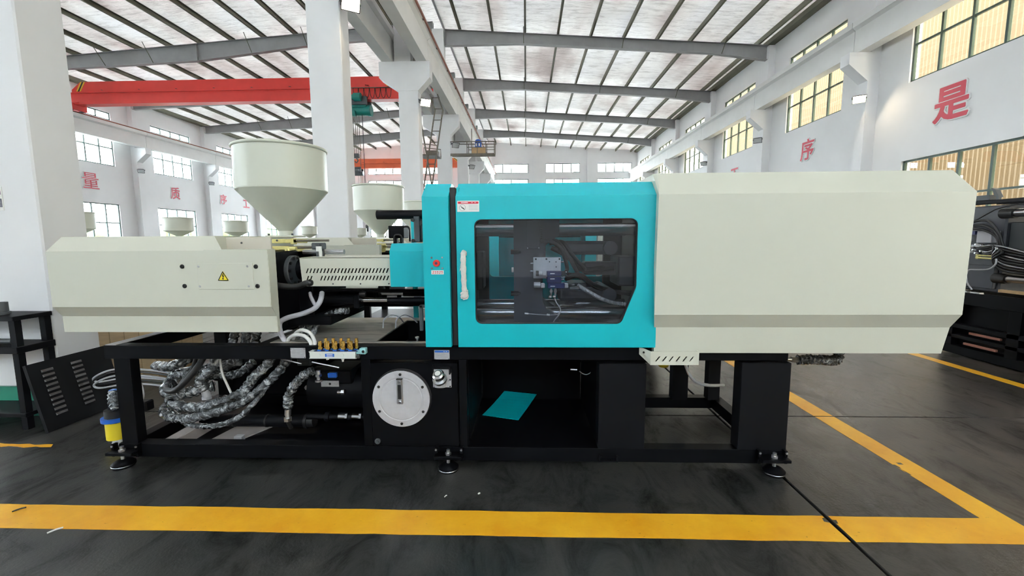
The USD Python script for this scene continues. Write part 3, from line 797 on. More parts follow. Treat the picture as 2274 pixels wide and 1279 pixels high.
def barrel_cover(dx, dy, parent):
    y = 2.75 + dy
    face = Polygon([(-1.450 + dx, 1.106), (-0.868 + dx, 1.106), (-0.868 + dx, 1.290), (-1.462 + dx, 1.290)])
    slots = union_all([slanted_slots(-1.415, -0.892, 1.206, 24), slanted_slots(-1.415, -0.892, 1.158, 24, (2, 3))])
    face = face.difference(affinity.translate(slots, dx, 0))
    c = obj('barrel_cover', [prism(face, 'y', y, y + 0.003), box(-1.462 + dx, -0.868 + dx, y, y + 0.5, 1.287, 1.290), box(-1.50 + dx, -0.868 + dx, y + 0.09, y + 0.5, 1.270, 1.2885), box(-1.45 + dx, -0.868 + dx, y + 0.497, y + 0.5, 1.106, 1.290)], 'cream_enamel', parent, 'cream perforated cover over the barrel')
    obj('heater_barrel', cyl((-1.60 + dx, y + 0.25, 1.20), (-0.70 + dx, y + 0.25, 1.20), 0.075, 28), 'black_plate', parent)
    for x in (-1.25, -1.07, -0.885):
        obj('cover_screw', disc((x + dx, y, 1.121), 0.005, 0.003, n=10), 'dark_grey', c)
    return c


def nozzle_guard(dx, dy, parent):
    y = 2.70 + dy
    prof = [(y, 1.106), (y, 1.330), (y + 0.05, 1.378), (y + 0.6, 1.378), (y + 0.6, 1.106)]
    return obj('nozzle_guard', prism(prof, 'x', -0.858 + dx, -0.60 + dx), 'teal_enamel', parent, 'teal guard over the nozzle')


def feed_throat(dx, dy, parent):
    """Slide plates, pins and fittings between hopper and barrel."""
    cx, cy = -1.715 + dx, 3.10 + dy
    f = obj('hopper_slide', [box(cx - 0.09, cx + 0.085, cy - 0.10, cy + 0.10, 1.383, 1.412, 0.004), box(cx + 0.065, cx + 0.085, cy - 0.105, cy - 0.05, 1.375, 1.416, 0.003)], 'chromate_yellow', parent, 'yellowish plated slide under the hopper')
    obj('slide_bolt', lathe([(0.007, 0), (0.007, 0.004), (0, 0.004)], (cx - 0.03, cy - 0.10, 1.402), 'y', 8), 'dark_grey', f)
    obj('slide_rod', cyl((cx + 0.08, cy - 0.06, 1.400), (cx + 0.32, cy - 0.06, 1.400), 0.008, 12), 'ladder_steel', f)
    obj('slide_rod', cyl((cx + 0.03, cy - 0.10, 1.353), (cx + 0.26, cy - 0.10, 1.353), 0.009, 12), 'ladder_steel', f)
    obj('throat_block', [box(cx - 0.15, cx + 0.06, cy - 0.12, cy + 0.10, 1.335, 1.362, 0.004), box(cx - 0.10, cx + 0.10, cy - 0.08, cy + 0.12, 1.25, 1.336, 0.006)], 'chromate_yellow', parent, 'yellowish plated feed block')
    obj('grease_elbow', [cyl((cx + 0.06, cy - 0.13, 1.345), (cx + 0.06, cy - 0.13, 1.305), 0.020, 14), lathe([(0, -0.024), (0.017, -0.018), (0.024, 0), (0.017, 0.018), (0, 0.024)], (cx + 0.055, cy - 0.13, 1.315), n=16), cyl((cx + 0.07, cy - 0.13, 1.345), (cx + 0.12, cy - 0.13, 1.345), 0.014, 12)], 'chromate_yellow', f)
    g = obj('limit_bracket', [box(cx + 0.26, cx + 0.275, cy - 0.14, cy - 0.04, 1.26, 1.375, 0.002), box(cx + 0.22, cx + 0.30, cy - 0.12, cy - 0.06, 1.338, 1.385, 0.006)], 'dark_grey', parent)
    obj('limit_knob', [cyl((cx + 0.275, cy - 0.125, 1.36), (cx + 0.275, cy - 0.125, 1.325), 0.020, 12), cyl((cx + 0.285, cy - 0.125, 1.325), (cx + 0.285, cy - 0.125, 1.285), 0.012, 10)], 'label_white', g)
    obj('cylinder_rod', cyl((cx + 0.08, cy, 1.318), (cx + 0.40, cy, 1.318), 0.018, 14), 'label_silver', parent)
    return f


mc = thing('injection_moulding_machine', 'large black, cream and teal injection moulding machine filling the foreground', 'machine', (-0.5, 3.0, 0))

# ---- black base
E = 0.003
fr = [box(-2.63, 1.545, FY, FY + 0.08, 0.676, 0.760, E), box(-2.63, 1.545, 3.42, 3.50, 0.676, 0.760, E), box(-2.63, -2.55, FY + 0.08, 3.42, 0.676, 0.760, E), box(1.465, 1.545, FY + 0.08, 3.42, 0.676, 0.760, E), box(-1.70, -1.62, FY + 0.08, 3.42, 0.676, 0.755, E), box(-0.66, -0.58, FY + 0.08, 3.42, 0.68, 0.755, E),
      box(-2.60, 1.57, FY, FY + 0.08, 0.035, 0.122, E), box(-2.60, 1.57, 3.42, 3.50, 0.035, 0.122, E), box(-2.60, -2.52, FY + 0.08, 3.42, 0.035, 0.122, E), box(1.49, 1.57, FY + 0.08, 3.42, 0.035, 0.122, E)]
obj('base_frame', fr, 'black_enamel', mc)
obj('rail_top_light', box(-2.625, -2.555, FY + 0.01, 3.49, 0.760, 0.764), 'bare_and_lit_rail', mc, 'pale strip painting the light on top of the left end rail')  # light on the rail top, put in as a pale strip
for x0, x1 in ((-2.578, -2.475), (-1.016, -0.958), (-0.415, -0.365)):
    obj('frame_post', box(x0, x1, FY + 0.004, FY + 0.075, 0.12, 0.68, E), 'black_enamel', mc)
for x0, x1 in ((-2.578, -2.475), (-1.016, -0.958)):
    obj('frame_post', box(x0, x1, 3.425, 3.495, 0.12, 0.68, E), 'black_enamel', mc)
obj('base_pan', [box(-2.56, -0.36, FY + 0.06, 3.44, 0.036, 0.045), box(-0.36, 0.45, FY + 0.06, 3.44, 0.095, 0.105)], 'black_enamel', mc)
obj('cross_member', box(-2.36, -2.275, FY + 0.07, 3.43, 0.045, 0.122, E), 'bare_and_lit_rail', mc, 'pale unpainted cross rail on the floor of the base')
obj('foot_plate', prism([(-2.18, 2.63), (-2.02, 2.63), (-1.86, 2.98), (-2.12, 2.98)], 'z', 0.045, 0.055), 'bare_and_lit_rail', mc)
obj('side_panel', box(0.436, 0.718, FY + 0.002, FY + 0.10, 0.118, 0.655, E), 'black_plate', mc)
obj('side_panel', box(1.280, 1.568, FY + 0.002, FY + 0.10, 0.118, 0.662, E), 'black_plate', mc)
obj('rear_panel', box(-0.36, 0.43, 3.40, 3.42, 0.12, 0.66), 'black_enamel', mc)
obj('rear_panel', box(-2.47, -1.02, 3.46, 3.47, 0.12, 0.55), 'black_enamel', mc)
obj('inner_wall', box(0.436, 0.46, FY + 0.10, 3.42, 0.118, 0.66), 'black_enamel', mc)
obj('inner_wall', box(-0.39, -0.365, FY + 0.10, 3.42, 0.118, 0.66), 'black_enamel', mc)
obj('rear_leg', box(1.16, 1.28, 3.38, 3.46, 0.118, 0.66), 'black_plate', mc)
obj('rear_leg', box(1.44, 1.53, 3.38, 3.46, 0.118, 0.66), 'black_plate', mc)
for x in (-2.535, -0.48, 1.475):
    fxx = [box(x - 0.085, x + 0.085, FY - 0.075, FY + 0.002, 0.075, 0.095, E), box(x - 0.085, x - 0.07, FY - 0.03, FY + 0.002, 0.05, 0.13), box(x + 0.07, x + 0.085, FY - 0.03, FY + 0.002, 0.05, 0.13)]
    ft = obj('levelling_foot', fxx, 'black_enamel', mc)
    obj('foot_pad', lathe([(0, 0.0), (0.058, 0.0), (0.062, 0.006), (0.062, 0.022), (0.046, 0.036), (0.022, 0.045), (0, 0.045)], (x, FY - 0.045, 0.0), n=36), 'black_enamel', ft, smooth=35)
    obj('pad_rim', lathe([(0.0615, 0.006), (0.0632, 0.009), (0.0632, 0.013), (0.0615, 0.016)], (x, FY - 0.045, 0.0), n=36), 'tie_bar_steel', ft)
    obj('jack_screw', [cyl((x, FY - 0.045, 0.04), (x, FY - 0.045, 0.128), 0.011, 14), lathe([(0.019, 0.096), (0.019, 0.110), (0, 0.110)], (x, FY - 0.045, 0), n=6)], 'bright_steel', ft)
    obj('bracket_bolt', [bolt((x - 0.078, FY - 0.03, 0.118), 0.007, 0.006), bolt((x + 0.078, FY - 0.03, 0.118), 0.007, 0.006)], 'bright_steel', ft)
obj('lifting_bracket', [box(0.445, 0.555, FY - 0.02, FY, 0.045, 0.052), box(0.445, 0.452, FY - 0.02, FY, 0.045, 0.085), box(0.548, 0.555, FY - 0.02, FY, 0.045, 0.085), bolt((0.449, FY - 0.02, 0.080), 0.006, 0.005), bolt((0.551, FY - 0.02, 0.080), 0.006, 0.005)], 'black_plate', mc)

# ---- oil tank front
tp = obj('tank_panel', box(-0.955, -0.420, FY - 0.006, FY + 0.06, 0.130, 0.656, 0.002), 'black_enamel', mc)
cx, cz = -0.766, 0.436
obj('cover_shadow_ring', disc((cx + 0.004, FY - 0.004, cz + 0.006), 0.182, 0.010, n=64), 'rubber', tp)  # black disc painting the shadow ring around the inspection cover
ic = obj('inspection_cover', lathe([(0.176, 0), (0.176, 0.010), (0.174, 0.012), (0.137, 0.012), (0.134, 0.009), (0.130, 0.009), (0.127, 0.013), (0, 0.013)], (cx, FY - 0.012, cz), 'y', 64), 'cast_alloy', mc, 'round pale metal inspection cover', smooth=25)
for a in np.radians([90, 30, -30, -90, 210, 150]):
    obj('cover_bolt', lathe([(0.0085, 0), (0.0085, 0.004), (0.005, 0.006), (0.005, 0.003), (0, 0.003)], (cx + 0.155 * math.cos(a), FY - 0.023, cz + 0.155 * math.sin(a)), 'y', 12), 'ink_black', ic)
gx, gz = cx - 0.003, cz + 0.050
lg = obj('level_gauge', box(gx - 0.018, gx + 0.018, FY - 0.040, FY - 0.024, gz - 0.076, gz + 0.076, 0.003), 'bright_steel', mc, 'slim oil level gauge')
obj('gauge_glass', box(gx - 0.0095, gx + 0.0095, FY - 0.0425, FY - 0.039, gz - 0.042, gz + 0.046), 'ink_black', lg)
obj('gauge_cap', box(gx - 0.018, gx + 0.018, FY - 0.041, FY - 0.024, gz + 0.076, gz + 0.083, 0.001), 'ink_black', lg)
for dz in (-0.063, 0.064):
    obj('gauge_bolt', disc((gx, FY - 0.040, gz + dz), 0.009, 0.006, n=12), 'chrome', lg)
pl = Polygon([(-0.569, 0.508), (-0.457, 0.508), (-0.457, 0.620), (-0.569, 0.620)])
fb = obj('filler_breather', prism(pl, 'y', FY - 0.012, FY - 0.006), 'cast_alloy', mc, 'oil filler neck with chrome cap')
obj('filler_bracket', [box(-0.569, -0.457, FY - 0.05, FY - 0.046, 0.640, 0.648), box(-0.569, -0.562, FY - 0.05, FY - 0.006, 0.60, 0.648), box(-0.464, -0.457, FY - 0.05, FY - 0.006, 0.60, 0.648)], 'black_plate', fb)
bx, by = -0.518, FY - 0.065
obj('filter_cup', hull(*[(bx + 0.036 * math.cos(a), FY - 0.045 + 0.02 * math.sin(a), 0.522) for a in np.linspace(0, 6.28, 18)], *[(bx + 0.040 * math.cos(a), by + 0.036 * math.sin(a) + 0.02, 0.575) for a in np.linspace(0, 6.28, 18)]), 'label_grey_print', fb, smooth=30)
ax = np.array([-0.10, -0.55, 0.80]); ax /= np.linalg.norm(ax)
pc = np.array([bx, by + 0.01, 0.572])
obj('cap_base', [cyl(pc - ax * 0.006, pc + ax * 0.008, 0.043, 32), cyl(pc + ax * 0.008, pc + ax * 0.026, 0.034, 28)], 'bright_steel', fb, smooth=30)
obj('filler_cap', [cyl(pc + ax * 0.026, pc + ax * 0.048, 0.036, 28), cyl(pc + ax * 0.048, pc + ax * 0.056, 0.036, 28, 0.028)], 'chrome', fb, smooth=30)
obj('cap_seal', cyl(pc + ax * 0.0555, pc + ax * 0.0575, 0.024, 24), 'dark_grey', fb)
obj('cap_disc', cyl(pc + ax * 0.057, pc + ax * 0.060, 0.017, 24), 'label_white', fb)
for x, z in ((-0.562, 0.600), (-0.464, 0.597), (-0.562, 0.556), (-0.464, 0.556), (-0.560, 0.514), (-0.465, 0.514), (-0.513, 0.513)):
    obj('flange_bolt', disc((x, FY - 0.012, z), 0.0045, 0.003, n=10), 'ink_black', fb)
obj('drain_plug', J(disc((-0.925, FY - 0.006, 0.160), 0.018, 0.010, n=20), bolt((-0.925, FY - 0.016, 0.160), 0.010, 0.012)), 'dark_grey', mc)

# ---- name plates on the base
p1 = obj('rating_plate', box(-1.445, -1.352, FY - 0.0025, FY, 0.684, 0.748, 0.0008), 'label_silver', mc, 'silver rating plate on the base rail')
for z in np.linspace(0.694, 0.728, 6):
    obj('printed_line', box(-1.437, -1.360, FY - 0.0029, FY - 0.0024, z - 0.0012, z + 0.0012), 'label_grey_print', p1)
obj('printed_line', box(-1.425, -1.372, FY - 0.0029, FY - 0.0024, 0.735, 0.741), 'label_grey_print', p1)
for x in (-1.440, -1.357):
    for z in (0.689, 0.743):
        obj('rivet', disc((x, FY - 0.0025, z), 0.003, 0.002, n=10), 'chrome', p1)
p2 = obj('rating_plate', box(-0.560, -0.466, FY - 0.0025, FY, 0.679, 0.738, 0.0008), 'label_silver', mc, 'silver plate with a blue header')
obj('blue_header', prism(rounded(sbox(-0.556, 0.7225, -0.470, 0.7345), 0.004), 'y', FY - 0.0031, FY - 0.0024), 'blue_plastic', p2)
for x in (-0.499, -0.484):
    obj('header_mark', box(x - 0.004, x + 0.004, FY - 0.0036, FY - 0.003, 0.7265, 0.7305), 'label_white', p2)
for z in (0.692, 0.700, 0.708, 0.716):
    obj('printed_line', box(-0.548, -0.478, FY - 0.0029, FY - 0.0024, z - 0.001, z + 0.001), 'label_grey_print', p2)
for x in (-0.556, -0.470):
    obj('rivet', disc((x, FY - 0.0025, 0.683), 0.0028, 0.002, n=10), 'chrome', p2)

# ---- cream injection cover, hopper, barrel
injection_cover(0, 0, mc, True)
hopper(-1.735, 3.10, mc)
feed_throat(0, 0, mc)
barrel_cover(0, 0, mc)
nozzle_guard(0, 0, mc)
dk = sbox(-1.62, 2.632, -0.60, 3.50).difference(sbox(-0.955, 2.668, -0.63, 3.395))
obj('deck_plate', prism(dk, 'z', 0.756, 0.763), 'deck_steel', mc, 'bare steel deck plate with a square opening')
obj('deck_pocket', [box(-0.965, -0.95, 2.66, 3.40, 0.60, 0.756), box(-0.95, -0.63, 3.395, 3.41, 0.60, 0.756), box(-0.95, -0.63, 2.66, 3.40, 0.60, 0.61)], 'black_enamel', mc)
# injection carriage: dark plates, gearbox disc, pull-in cylinders
obj('carriage_plate', [box(-1.70, -1.615, 2.74, 3.42, 0.80, 1.33, 0.006), box(-1.54, -1.44, 2.86, 3.40, 0.84, 1.10, 0.006), box(-1.60, -1.30, 2.80, 3.40, 0.84, 0.90, 0.004)], 'black_enamel', mc)
d = obj('end_disc', lathe([(0, 0), (0.102, 0), (0.102, 0.024), (0.098, 0.028), (0, 0.028)], (-1.615, 2.93, 1.198), 'x', 40), 'dark_grey', mc, 'dark grey bolted end disc', smooth=30)
for a in np.arange(10) * 2 * math.pi / 10:
    obj('disc_bolt', lathe([(0.010, 0), (0.010, 0.012), (0, 0.012)], (-1.588, 2.93 + 0.088 * math.cos(a), 1.198 + 0.088 * math.sin(a)), 'x', 8), 'ink_black', d)
obj('hydraulic_elbow', [hose([(-1.56, 2.62, 1.130), (-1.48, 2.61, 1.120), (-1.40, 2.60, 1.122), (-1.35, 2.585, 1.140), (-1.315, 2.57, 1.146)], 0.018, 14), lathe([(0, -0.022), (0.016, -0.016), (0.022, 0), (0.016, 0.016), (0, 0.022)], (-1.312, 2.57, 1.146), 'x', 16)], 'rubber', mc, smooth=40)
for yy, zz in ((2.90, 0.995), (3.28, 0.995)):
    c = obj('pull_in_cylinder', [cyl((-1.45, yy, zz), (-1.16, yy, zz), 0.040, 28), box(-1.165, -1.127, yy - 0.048, yy + 0.048, zz - 0.052, zz + 0.036, 0.004)], 'black_enamel', mc, smooth=30)
    obj('piston_rod', cyl((-1.13, yy, zz), (-0.94, yy, zz), 0.014, 18), 'chrome', c, smooth=30)
    obj('rod_clevis', cyl((-0.945, yy, zz - 0.004), (-0.60, yy, zz - 0.004), 0.021, 18), 'black_plate', c, smooth=30)
    obj('end_knob', lathe([(0, -0.026), (0.016, -0.02), (0.022, 0), (0.016, 0.02), (0, 0.026)], (-1.105, yy - 0.03, zz + 0.045), 'x', 16), 'rubber', c, smooth=40)
obj('guide_rod', cyl((-1.50, 2.95, 1.052), (-0.60, 2.95, 1.052), 0.012, 14), 'black_plate', mc)
rb = obj('rear_beam', box(-1.50, -0.60, 3.36, 3.42, 0.88, 0.98, 0.004), 'black_enamel', mc)
for x0, x1, z0, z1 in ((-1.10, -1.02, 0.915, 0.965), (-0.985, -0.80, 0.930, 0.965)):
    pt = obj('beam_plate', box(x0, x1, 3.356, 3.361, z0, z1), 'label_silver', rb, 'small silver plate')
obj('plate_badge', box(-0.885, -0.825, 3.353, 3.357, 0.937, 0.956), 'deep_blue', rb)
obj('side_bracket', [box(-0.662, -0.640, 2.62, 2.64, 0.84, 1.00, 0.003), box(-0.662, -0.60, 2.62, 2.66, 0.985, 1.00, 0.003)], 'dark_grey', mc)
obj('pocket_bolt', [cyl((-0.70, 2.70, 0.72), (-0.70, 2.70, 0.775), 0.008, 10), lathe([(0.013, 0.775), (0.013, 0.785), (0, 0.785)], (-0.70, 2.70, 0), n=8)], 'bright_steel', mc)
# ejector-side cylinder on top of the fixed platen
tc = obj('core_cylinder', cyl((-0.995, 2.90, 1.568), (-0.60, 2.90, 1.568), 0.030, 28), 'black_plate', mc, 'black cylinder sticking out to the left above the teal guard', smooth=30)
obj('cylinder_bracket', [box(-0.742, -0.702, 2.86, 2.94, 1.385, 1.555, 0.004), box(-0.70, -0.60, 2.88, 2.92, 1.40, 1.50, 0.004)], 'dark_grey', tc)
for z in (1.395, 1.53):
    obj('bracket_bolt', lathe([(0.012, 0), (0.012, 0.016), (0, 0.016)], (-0.745, 2.86, z), 'y', 8), 'ink_black', tc)

# ---- teal fixed guard strip with emergency stop
TY = 2.50
def teal_profile(y, zb=0.768, zc=1.645, zt=1.730, back=0.12, depth=0.20):
    return [(y + depth, zb), (y, zb), (y, zc), (y + back, zt), (y + depth, zt)]
sg = obj('fixed_guard', prism(teal_profile(TY), 'x', -0.597, -0.445), 'teal_enamel', mc, 'narrow teal guard with the emergency stop')
e = obj('emergency_stop', lathe([(0.017, 0), (0.017, 0.012), (0.020, 0.013), (0.020, 0.022), (0.017, 0.026), (0, 0.026)], (-0.518, TY, 1.266), 'y', 30), 'red_button', sg, 'red mushroom button', smooth=30)
obj('button_core', disc((-0.518, TY - 0.025, 1.266), 0.0075, 0.003, n=18), 'deep_blue', e)
for x in (-0.549, -0.487):
    for z in (1.298, 1.236):
        obj('guard_screw', disc((x, TY, z), 0.0055, 0.004, n=12), 'chrome', sg)
lb = obj('stop_label', box(-0.553, -0.480, TY - 0.0012, TY, 1.200, 1.224), 'label_white', sg, 'white label with red lettering')
tm = meshkit.text_mesh('21525', 0.0135, 0.0006, True)
w = tm.bounds[1][0] - tm.bounds[0][0]
v = tm.vertices.copy()
tm = T(np.stack([-0.547 + (v[:, 0] - tm.bounds[0][0]) * 0.061 / w + 0.15 * v[:, 1], TY - 0.0012 - v[:, 2], 1.2055 + v[:, 1]], 1), tm.faces)
obj('lettering', tm, 'ink_red', lb)
obj('door_post', box(-0.443, -0.409, TY + 0.035, TY + 0.10, 0.77, 1.70, 0.003), 'ink_black', mc)

# ---- teal sliding safety door with acrylic window
hole = rounded(Polygon([(-0.299, 0.907), (0.548, 0.907), (0.632, 1.125), (0.632, 1.515), (-0.299, 1.515)]), 0.040)
DX0, DX1 = -0.403, 0.750
dr = obj('safety_door', [prism(sbox(DX0, 0.768, DX1, 1.645).difference(hole), 'y', TY, TY + 0.04),
                         hull(*[(x, y, z) for x in (DX0, DX1) for y, z in ((TY, 1.645), (TY + 0.12, 1.730), (TY + 0.14, 1.730), (TY + 0.14, 1.722), (TY + 0.04, 1.645))]),
                         box(DX0, DX0 + 0.012, TY + 0.04, TY + 0.13, 0.768, 1.70)], 'teal_enamel', mc, 'teal sliding door with a big clear window')
obj('window_pane', prism(hole.buffer(0.012), 'y', TY + 0.040, TY + 0.045), 'acrylic', dr)
obj('window_seal', prism(hole.buffer(0.001).difference(hole.buffer(-0.004)), 'y', TY + 0.004, TY + 0.040), 'rubber', dr)
hx = -0.357
hn = obj('door_handle', [wrapped([(hx, TY, 1.318), (hx, TY - 0.035, 1.326), (hx + 0.0, TY - 0.055, 1.31), (hx + 0.001, TY - 0.058, 1.22), (hx + 0.002, TY - 0.055, 1.125), (hx + 0.003, TY - 0.035, 1.095), (hx + 0.003, TY, 1.10)], 0.0145, 3, 14, 8), wrapped([(hx + 0.0, TY - 0.045, 1.10), (hx + 0.003, TY - 0.052, 1.085), (hx + 0.004, TY - 0.045, 1.072)], 0.021, 4, 14, 6)], 'paper_wrap', dr, 'door handle wrapped in white film', smooth=50)
obj('loose_film', hull((hx - 0.016, TY - 0.05, 1.27), (hx - 0.014, TY - 0.048, 1.27), (hx - 0.026, TY - 0.04, 1.215), (hx - 0.018, TY - 0.05, 1.23)), 'paper_wrap', hn)
sl = obj('door_sticker', box(-0.394, -0.268, TY - 0.0012, TY, 1.558, 1.620), 'label_white', dr, 'white notice with a red header')
obj('red_header', prism(rounded(sbox(-0.390, 1.6025, -0.272, 1.6150), 0.005), 'y', TY - 0.0018, TY - 0.0011), 'ink_red', sl)
obj('header_print', [box(-0.372, -0.332, TY - 0.0022, TY - 0.0017, 1.6065, 1.6110), box(-0.312, -0.306, TY - 0.0022, TY - 0.0017, 1.607, 1.611), box(-0.294, -0.288, TY - 0.0022, TY - 0.0017, 1.607, 1.611)], 'foam_white', sl)
ring = Point(-0.364, 1.581).buffer(0.0185, 24).difference(Point(-0.364, 1.581).buffer(0.0160, 24))
slash = affinity.rotate(sbox(-0.381, 1.5795, -0.347, 1.5825), -40, origin=(-0.364, 1.581))
obj('prohibition_mark', prism(union_all([ring, slash]), 'y', TY - 0.0018, TY - 0.0011), 'label_grey_print', sl)
obj('hand_mark', prism(Polygon([(-0.375, 1.589), (-0.367, 1.586), (-0.355, 1.578), (-0.350, 1.570), (-0.358, 1.572), (-0.368, 1.580)]), 'y', TY - 0.0020, TY - 0.0017), 'dark_grey', sl)
for z in (1.570, 1.578, 1.586, 1.594):
    obj('print_line', box(-0.328, -0.276, TY - 0.0017, TY - 0.0011, z - 0.0010, z + 0.0010), 'label_grey_print', sl)

# ---- cream clamp cover
RY = 2.45
lv = [(RY + 0.15, 0.735, 1.770), (RY + 0.10, 0.752, 1.768), (RY, 0.729, 1.641), (RY, 0.724, 0.970), (RY + 0.05, 0.740, 0.888), (RY + 0.055, 0.744, 0.735)]
rr = [2.375, 2.372, 2.418, 2.412, 2.400, 2.372]
ring_l = [[(L, y, z) for y, L, z in lv]]
outer_l = [(L, y, z) for y, L, z in lv] + [(0.744, 3.50, 0.735), (0.735, 3.50, 1.770)]
outer_r = [(r, y, z) for r, (y, L, z) in zip(rr, lv)] + [(2.372, 3.50, 0.735), (2.372, 3.50, 1.770)]
cc = obj('clamp_cover', loft([outer_l, outer_r]), 'cream_enamel', mc, 'big cream cover at the right end, kicked in at the foot')
sl2 = slanted_slots(0.757, 0.950, 0.708, 6, (), 0.030, 0.0042, 0.022)
vb = Polygon([(0.716, 0.672), (0.992, 0.672), (0.992, 0.752), (0.716, 0.752)]).difference(sl2)
vg = obj('vent_bracket', [prism(vb, 'y', RY + 0.02, RY + 0.024), box(0.716, 0.992, RY + 0.024, FY, 0.672, 0.675), box(0.988, 0.992, RY + 0.024, FY, 0.675, 0.752),
                          hull((0.716, RY + 0.02, 0.672), (0.716, RY + 0.02, 0.752), (0.719, RY + 0.022, 0.672), (0.719, RY + 0.022, 0.752), (0.665, RY + 0.08, 0.745), (0.665, RY + 0.08, 0.765), (0.668, RY + 0.084, 0.745), (0.668, RY + 0.084, 0.765)),
                          hull((0.716, RY + 0.02, 0.672), (0.716, RY + 0.02, 0.70), (0.719, RY + 0.022, 0.672), (0.665, RY + 0.08, 0.745), (0.665, RY + 0.08, 0.72), (0.668, RY + 0.084, 0.745))], 'cream_enamel', mc, 'small cream vent bracket with slanted slots')
obj('vent_screw', disc((0.685, RY + 0.055, 0.738), 0.006, 0.005, n=12), 'ink_black', vg)

# ---- clamp seen through the door window
for yy in (2.90, 3.30):
    for zz in (1.462, 0.905):
        obj('tie_bar', cyl((-0.60, yy, zz), (1.30, yy, zz), 0.040, 32), 'tie_bar_steel', mc, smooth=30)
plp = Polygon([(-0.082, 0.80), (0.21, 0.80), (0.21, 0.90), (0.13, 0.945), (0.105, 1.00), (0.105, 1.30), (0.125, 1.36), (0.17, 1.40), (0.21, 1.42), (0.21, 1.53), (-0.082, 1.53)])
mp = obj('moving_platen', prism(plp, 'y', 2.80, 3.40), 'platen_grey', mc, 'dark grey moving platen')
obj('fixed_platen', box(-0.60, -0.46, 2.80, 3.40, 0.80, 1.54, 0.01), 'platen_grey', mc)
obj('platen_foot', box(-0.06, 0.18, 2.84, 3.36, 0.770, 0.80), 'black_plate', mp)
for z in (1.32, 1.05):
    obj('clamp_knob', [cyl((-0.10, 2.80, z), (-0.05, 2.80, z), 0.016, 14), cyl((-0.060, 2.80, z), (-0.035, 2.80, z), 0.009, 12)], 'ink_black', mp)
obj('proximity_sensor', cyl((-0.095, 2.79, 1.205), (-0.083, 2.79, 1.205), 0.016, 14), 'label_white', mp)
cb = obj('core_valve_cover', box(0.0, 0.087, 2.755, 2.80, 1.338, 1.513, 0.004), 'platen_grey', mp)
for x in (0.008, 0.079):
    obj('cover_screw', disc((x, 2.755, 1.345), 0.004, 0.003, n=10), 'chrome', cb)
obj('platen_ribs', [box(0.088, 0.10, 2.765, 2.80, z, z + 0.006) for z in np.arange(1.40, 1.49, 0.014)], 'ink_black', cb)
vb_ = obj('valve_plate', box(0.044, 0.219, 2.765, 2.80, 1.150, 1.285, 0.002), 'cast_alloy', mc, 'bare metal valve plate')
for x, z, r in ((0.060, 1.274, .006), (0.127, 1.274, .006), (0.210, 1.274, .006), (0.147, 1.257, .004), (0.188, 1.256, .004), (0.189, 1.224, .004)):
    obj('plate_bolt', disc((x, 2.765, z), r, 0.003, n=12), 'ink_black', vb_)
for x, z in ((0.036, 1.246), (0.226, 1.255), (0.034, 1.196)):
    obj('port_fitting', cyl((x - 0.010, 2.78, z), (x + 0.012, 2.78, z), 0.006, 10), 'chrome', vb_)
vs = obj('solenoid_valve', [box(0.128, 0.218, 2.70, 2.765, 1.170, 1.200, 0.003), box(0.128, 0.218, 2.70, 2.765, 1.128, 1.165, 0.003), box(0.135, 0.24, 2.70, 2.765, 1.094, 1.126, 0.003)], 'deep_blue', mc, 'dark blue solenoid valves')
obj('solenoid_coil', [cyl((0.060, 2.73, 1.186), (0.078, 2.73, 1.186), 0.017, 16), cyl((0.214, 2.73, 1.186), (0.245, 2.73, 1.186), 0.014, 16)], 'ink_black', vs)
obj('coil_cap', [cyl((0.078, 2.73, 1.186), (0.098, 2.73, 1.186), 0.015, 16), cyl((0.047, 2.73, 1.112), (0.088, 2.73, 1.112), 0.019, 18)], 'cast_alloy', vs, smooth=30)
obj('coil_nut', [box(0.100, 0.126, 2.713, 2.745, 1.172, 1.198, 0.004), box(0.090, 0.116, 2.713, 2.745, 1.094, 1.124, 0.004), box(0.233, 0.262, 2.713, 2.745, 1.094, 1.124, 0.004)], 'cast_alloy', vs)
obj('din_plug', [box(0.262, 0.305, 2.71, 2.75, 1.108, 1.122, 0.003), box(0.27, 0.33, 2.71, 2.75, 1.085, 1.105, 0.003)], 'dark_grey', vs)
obj('valve_tag', [box(0.148, 0.176, 2.698, 2.70, 1.183, 1.190), box(0.148, 0.176, 2.698, 2.70, 1.150, 1.157), box(0.150, 0.178, 2.698, 2.70, 1.104, 1.110)], 'label_white', vs)
for k, z in enumerate((1.190, 1.178, 1.160, 1.146)):
    obj('hose_ferrule', cyl((0.212, 2.75, z), (0.255 - 0.006 * k, 2.75, z), 0.006, 10), 'chrome', vs)
for x in (0.156, 0.182):
    obj('drain_fitting', [cyl((x, 2.73, 1.090), (x, 2.73, 1.045), 0.007, 10), cyl((x, 2.73, 1.080), (x, 2.73, 1.066), 0.011, 6), lathe([(0, -0.012), (0.009, -0.008), (0.012, 0), (0.009, 0.008), (0, 0.012)], (x - 0.006, 2.73, 1.036), n=12)], 'chrome', vs)
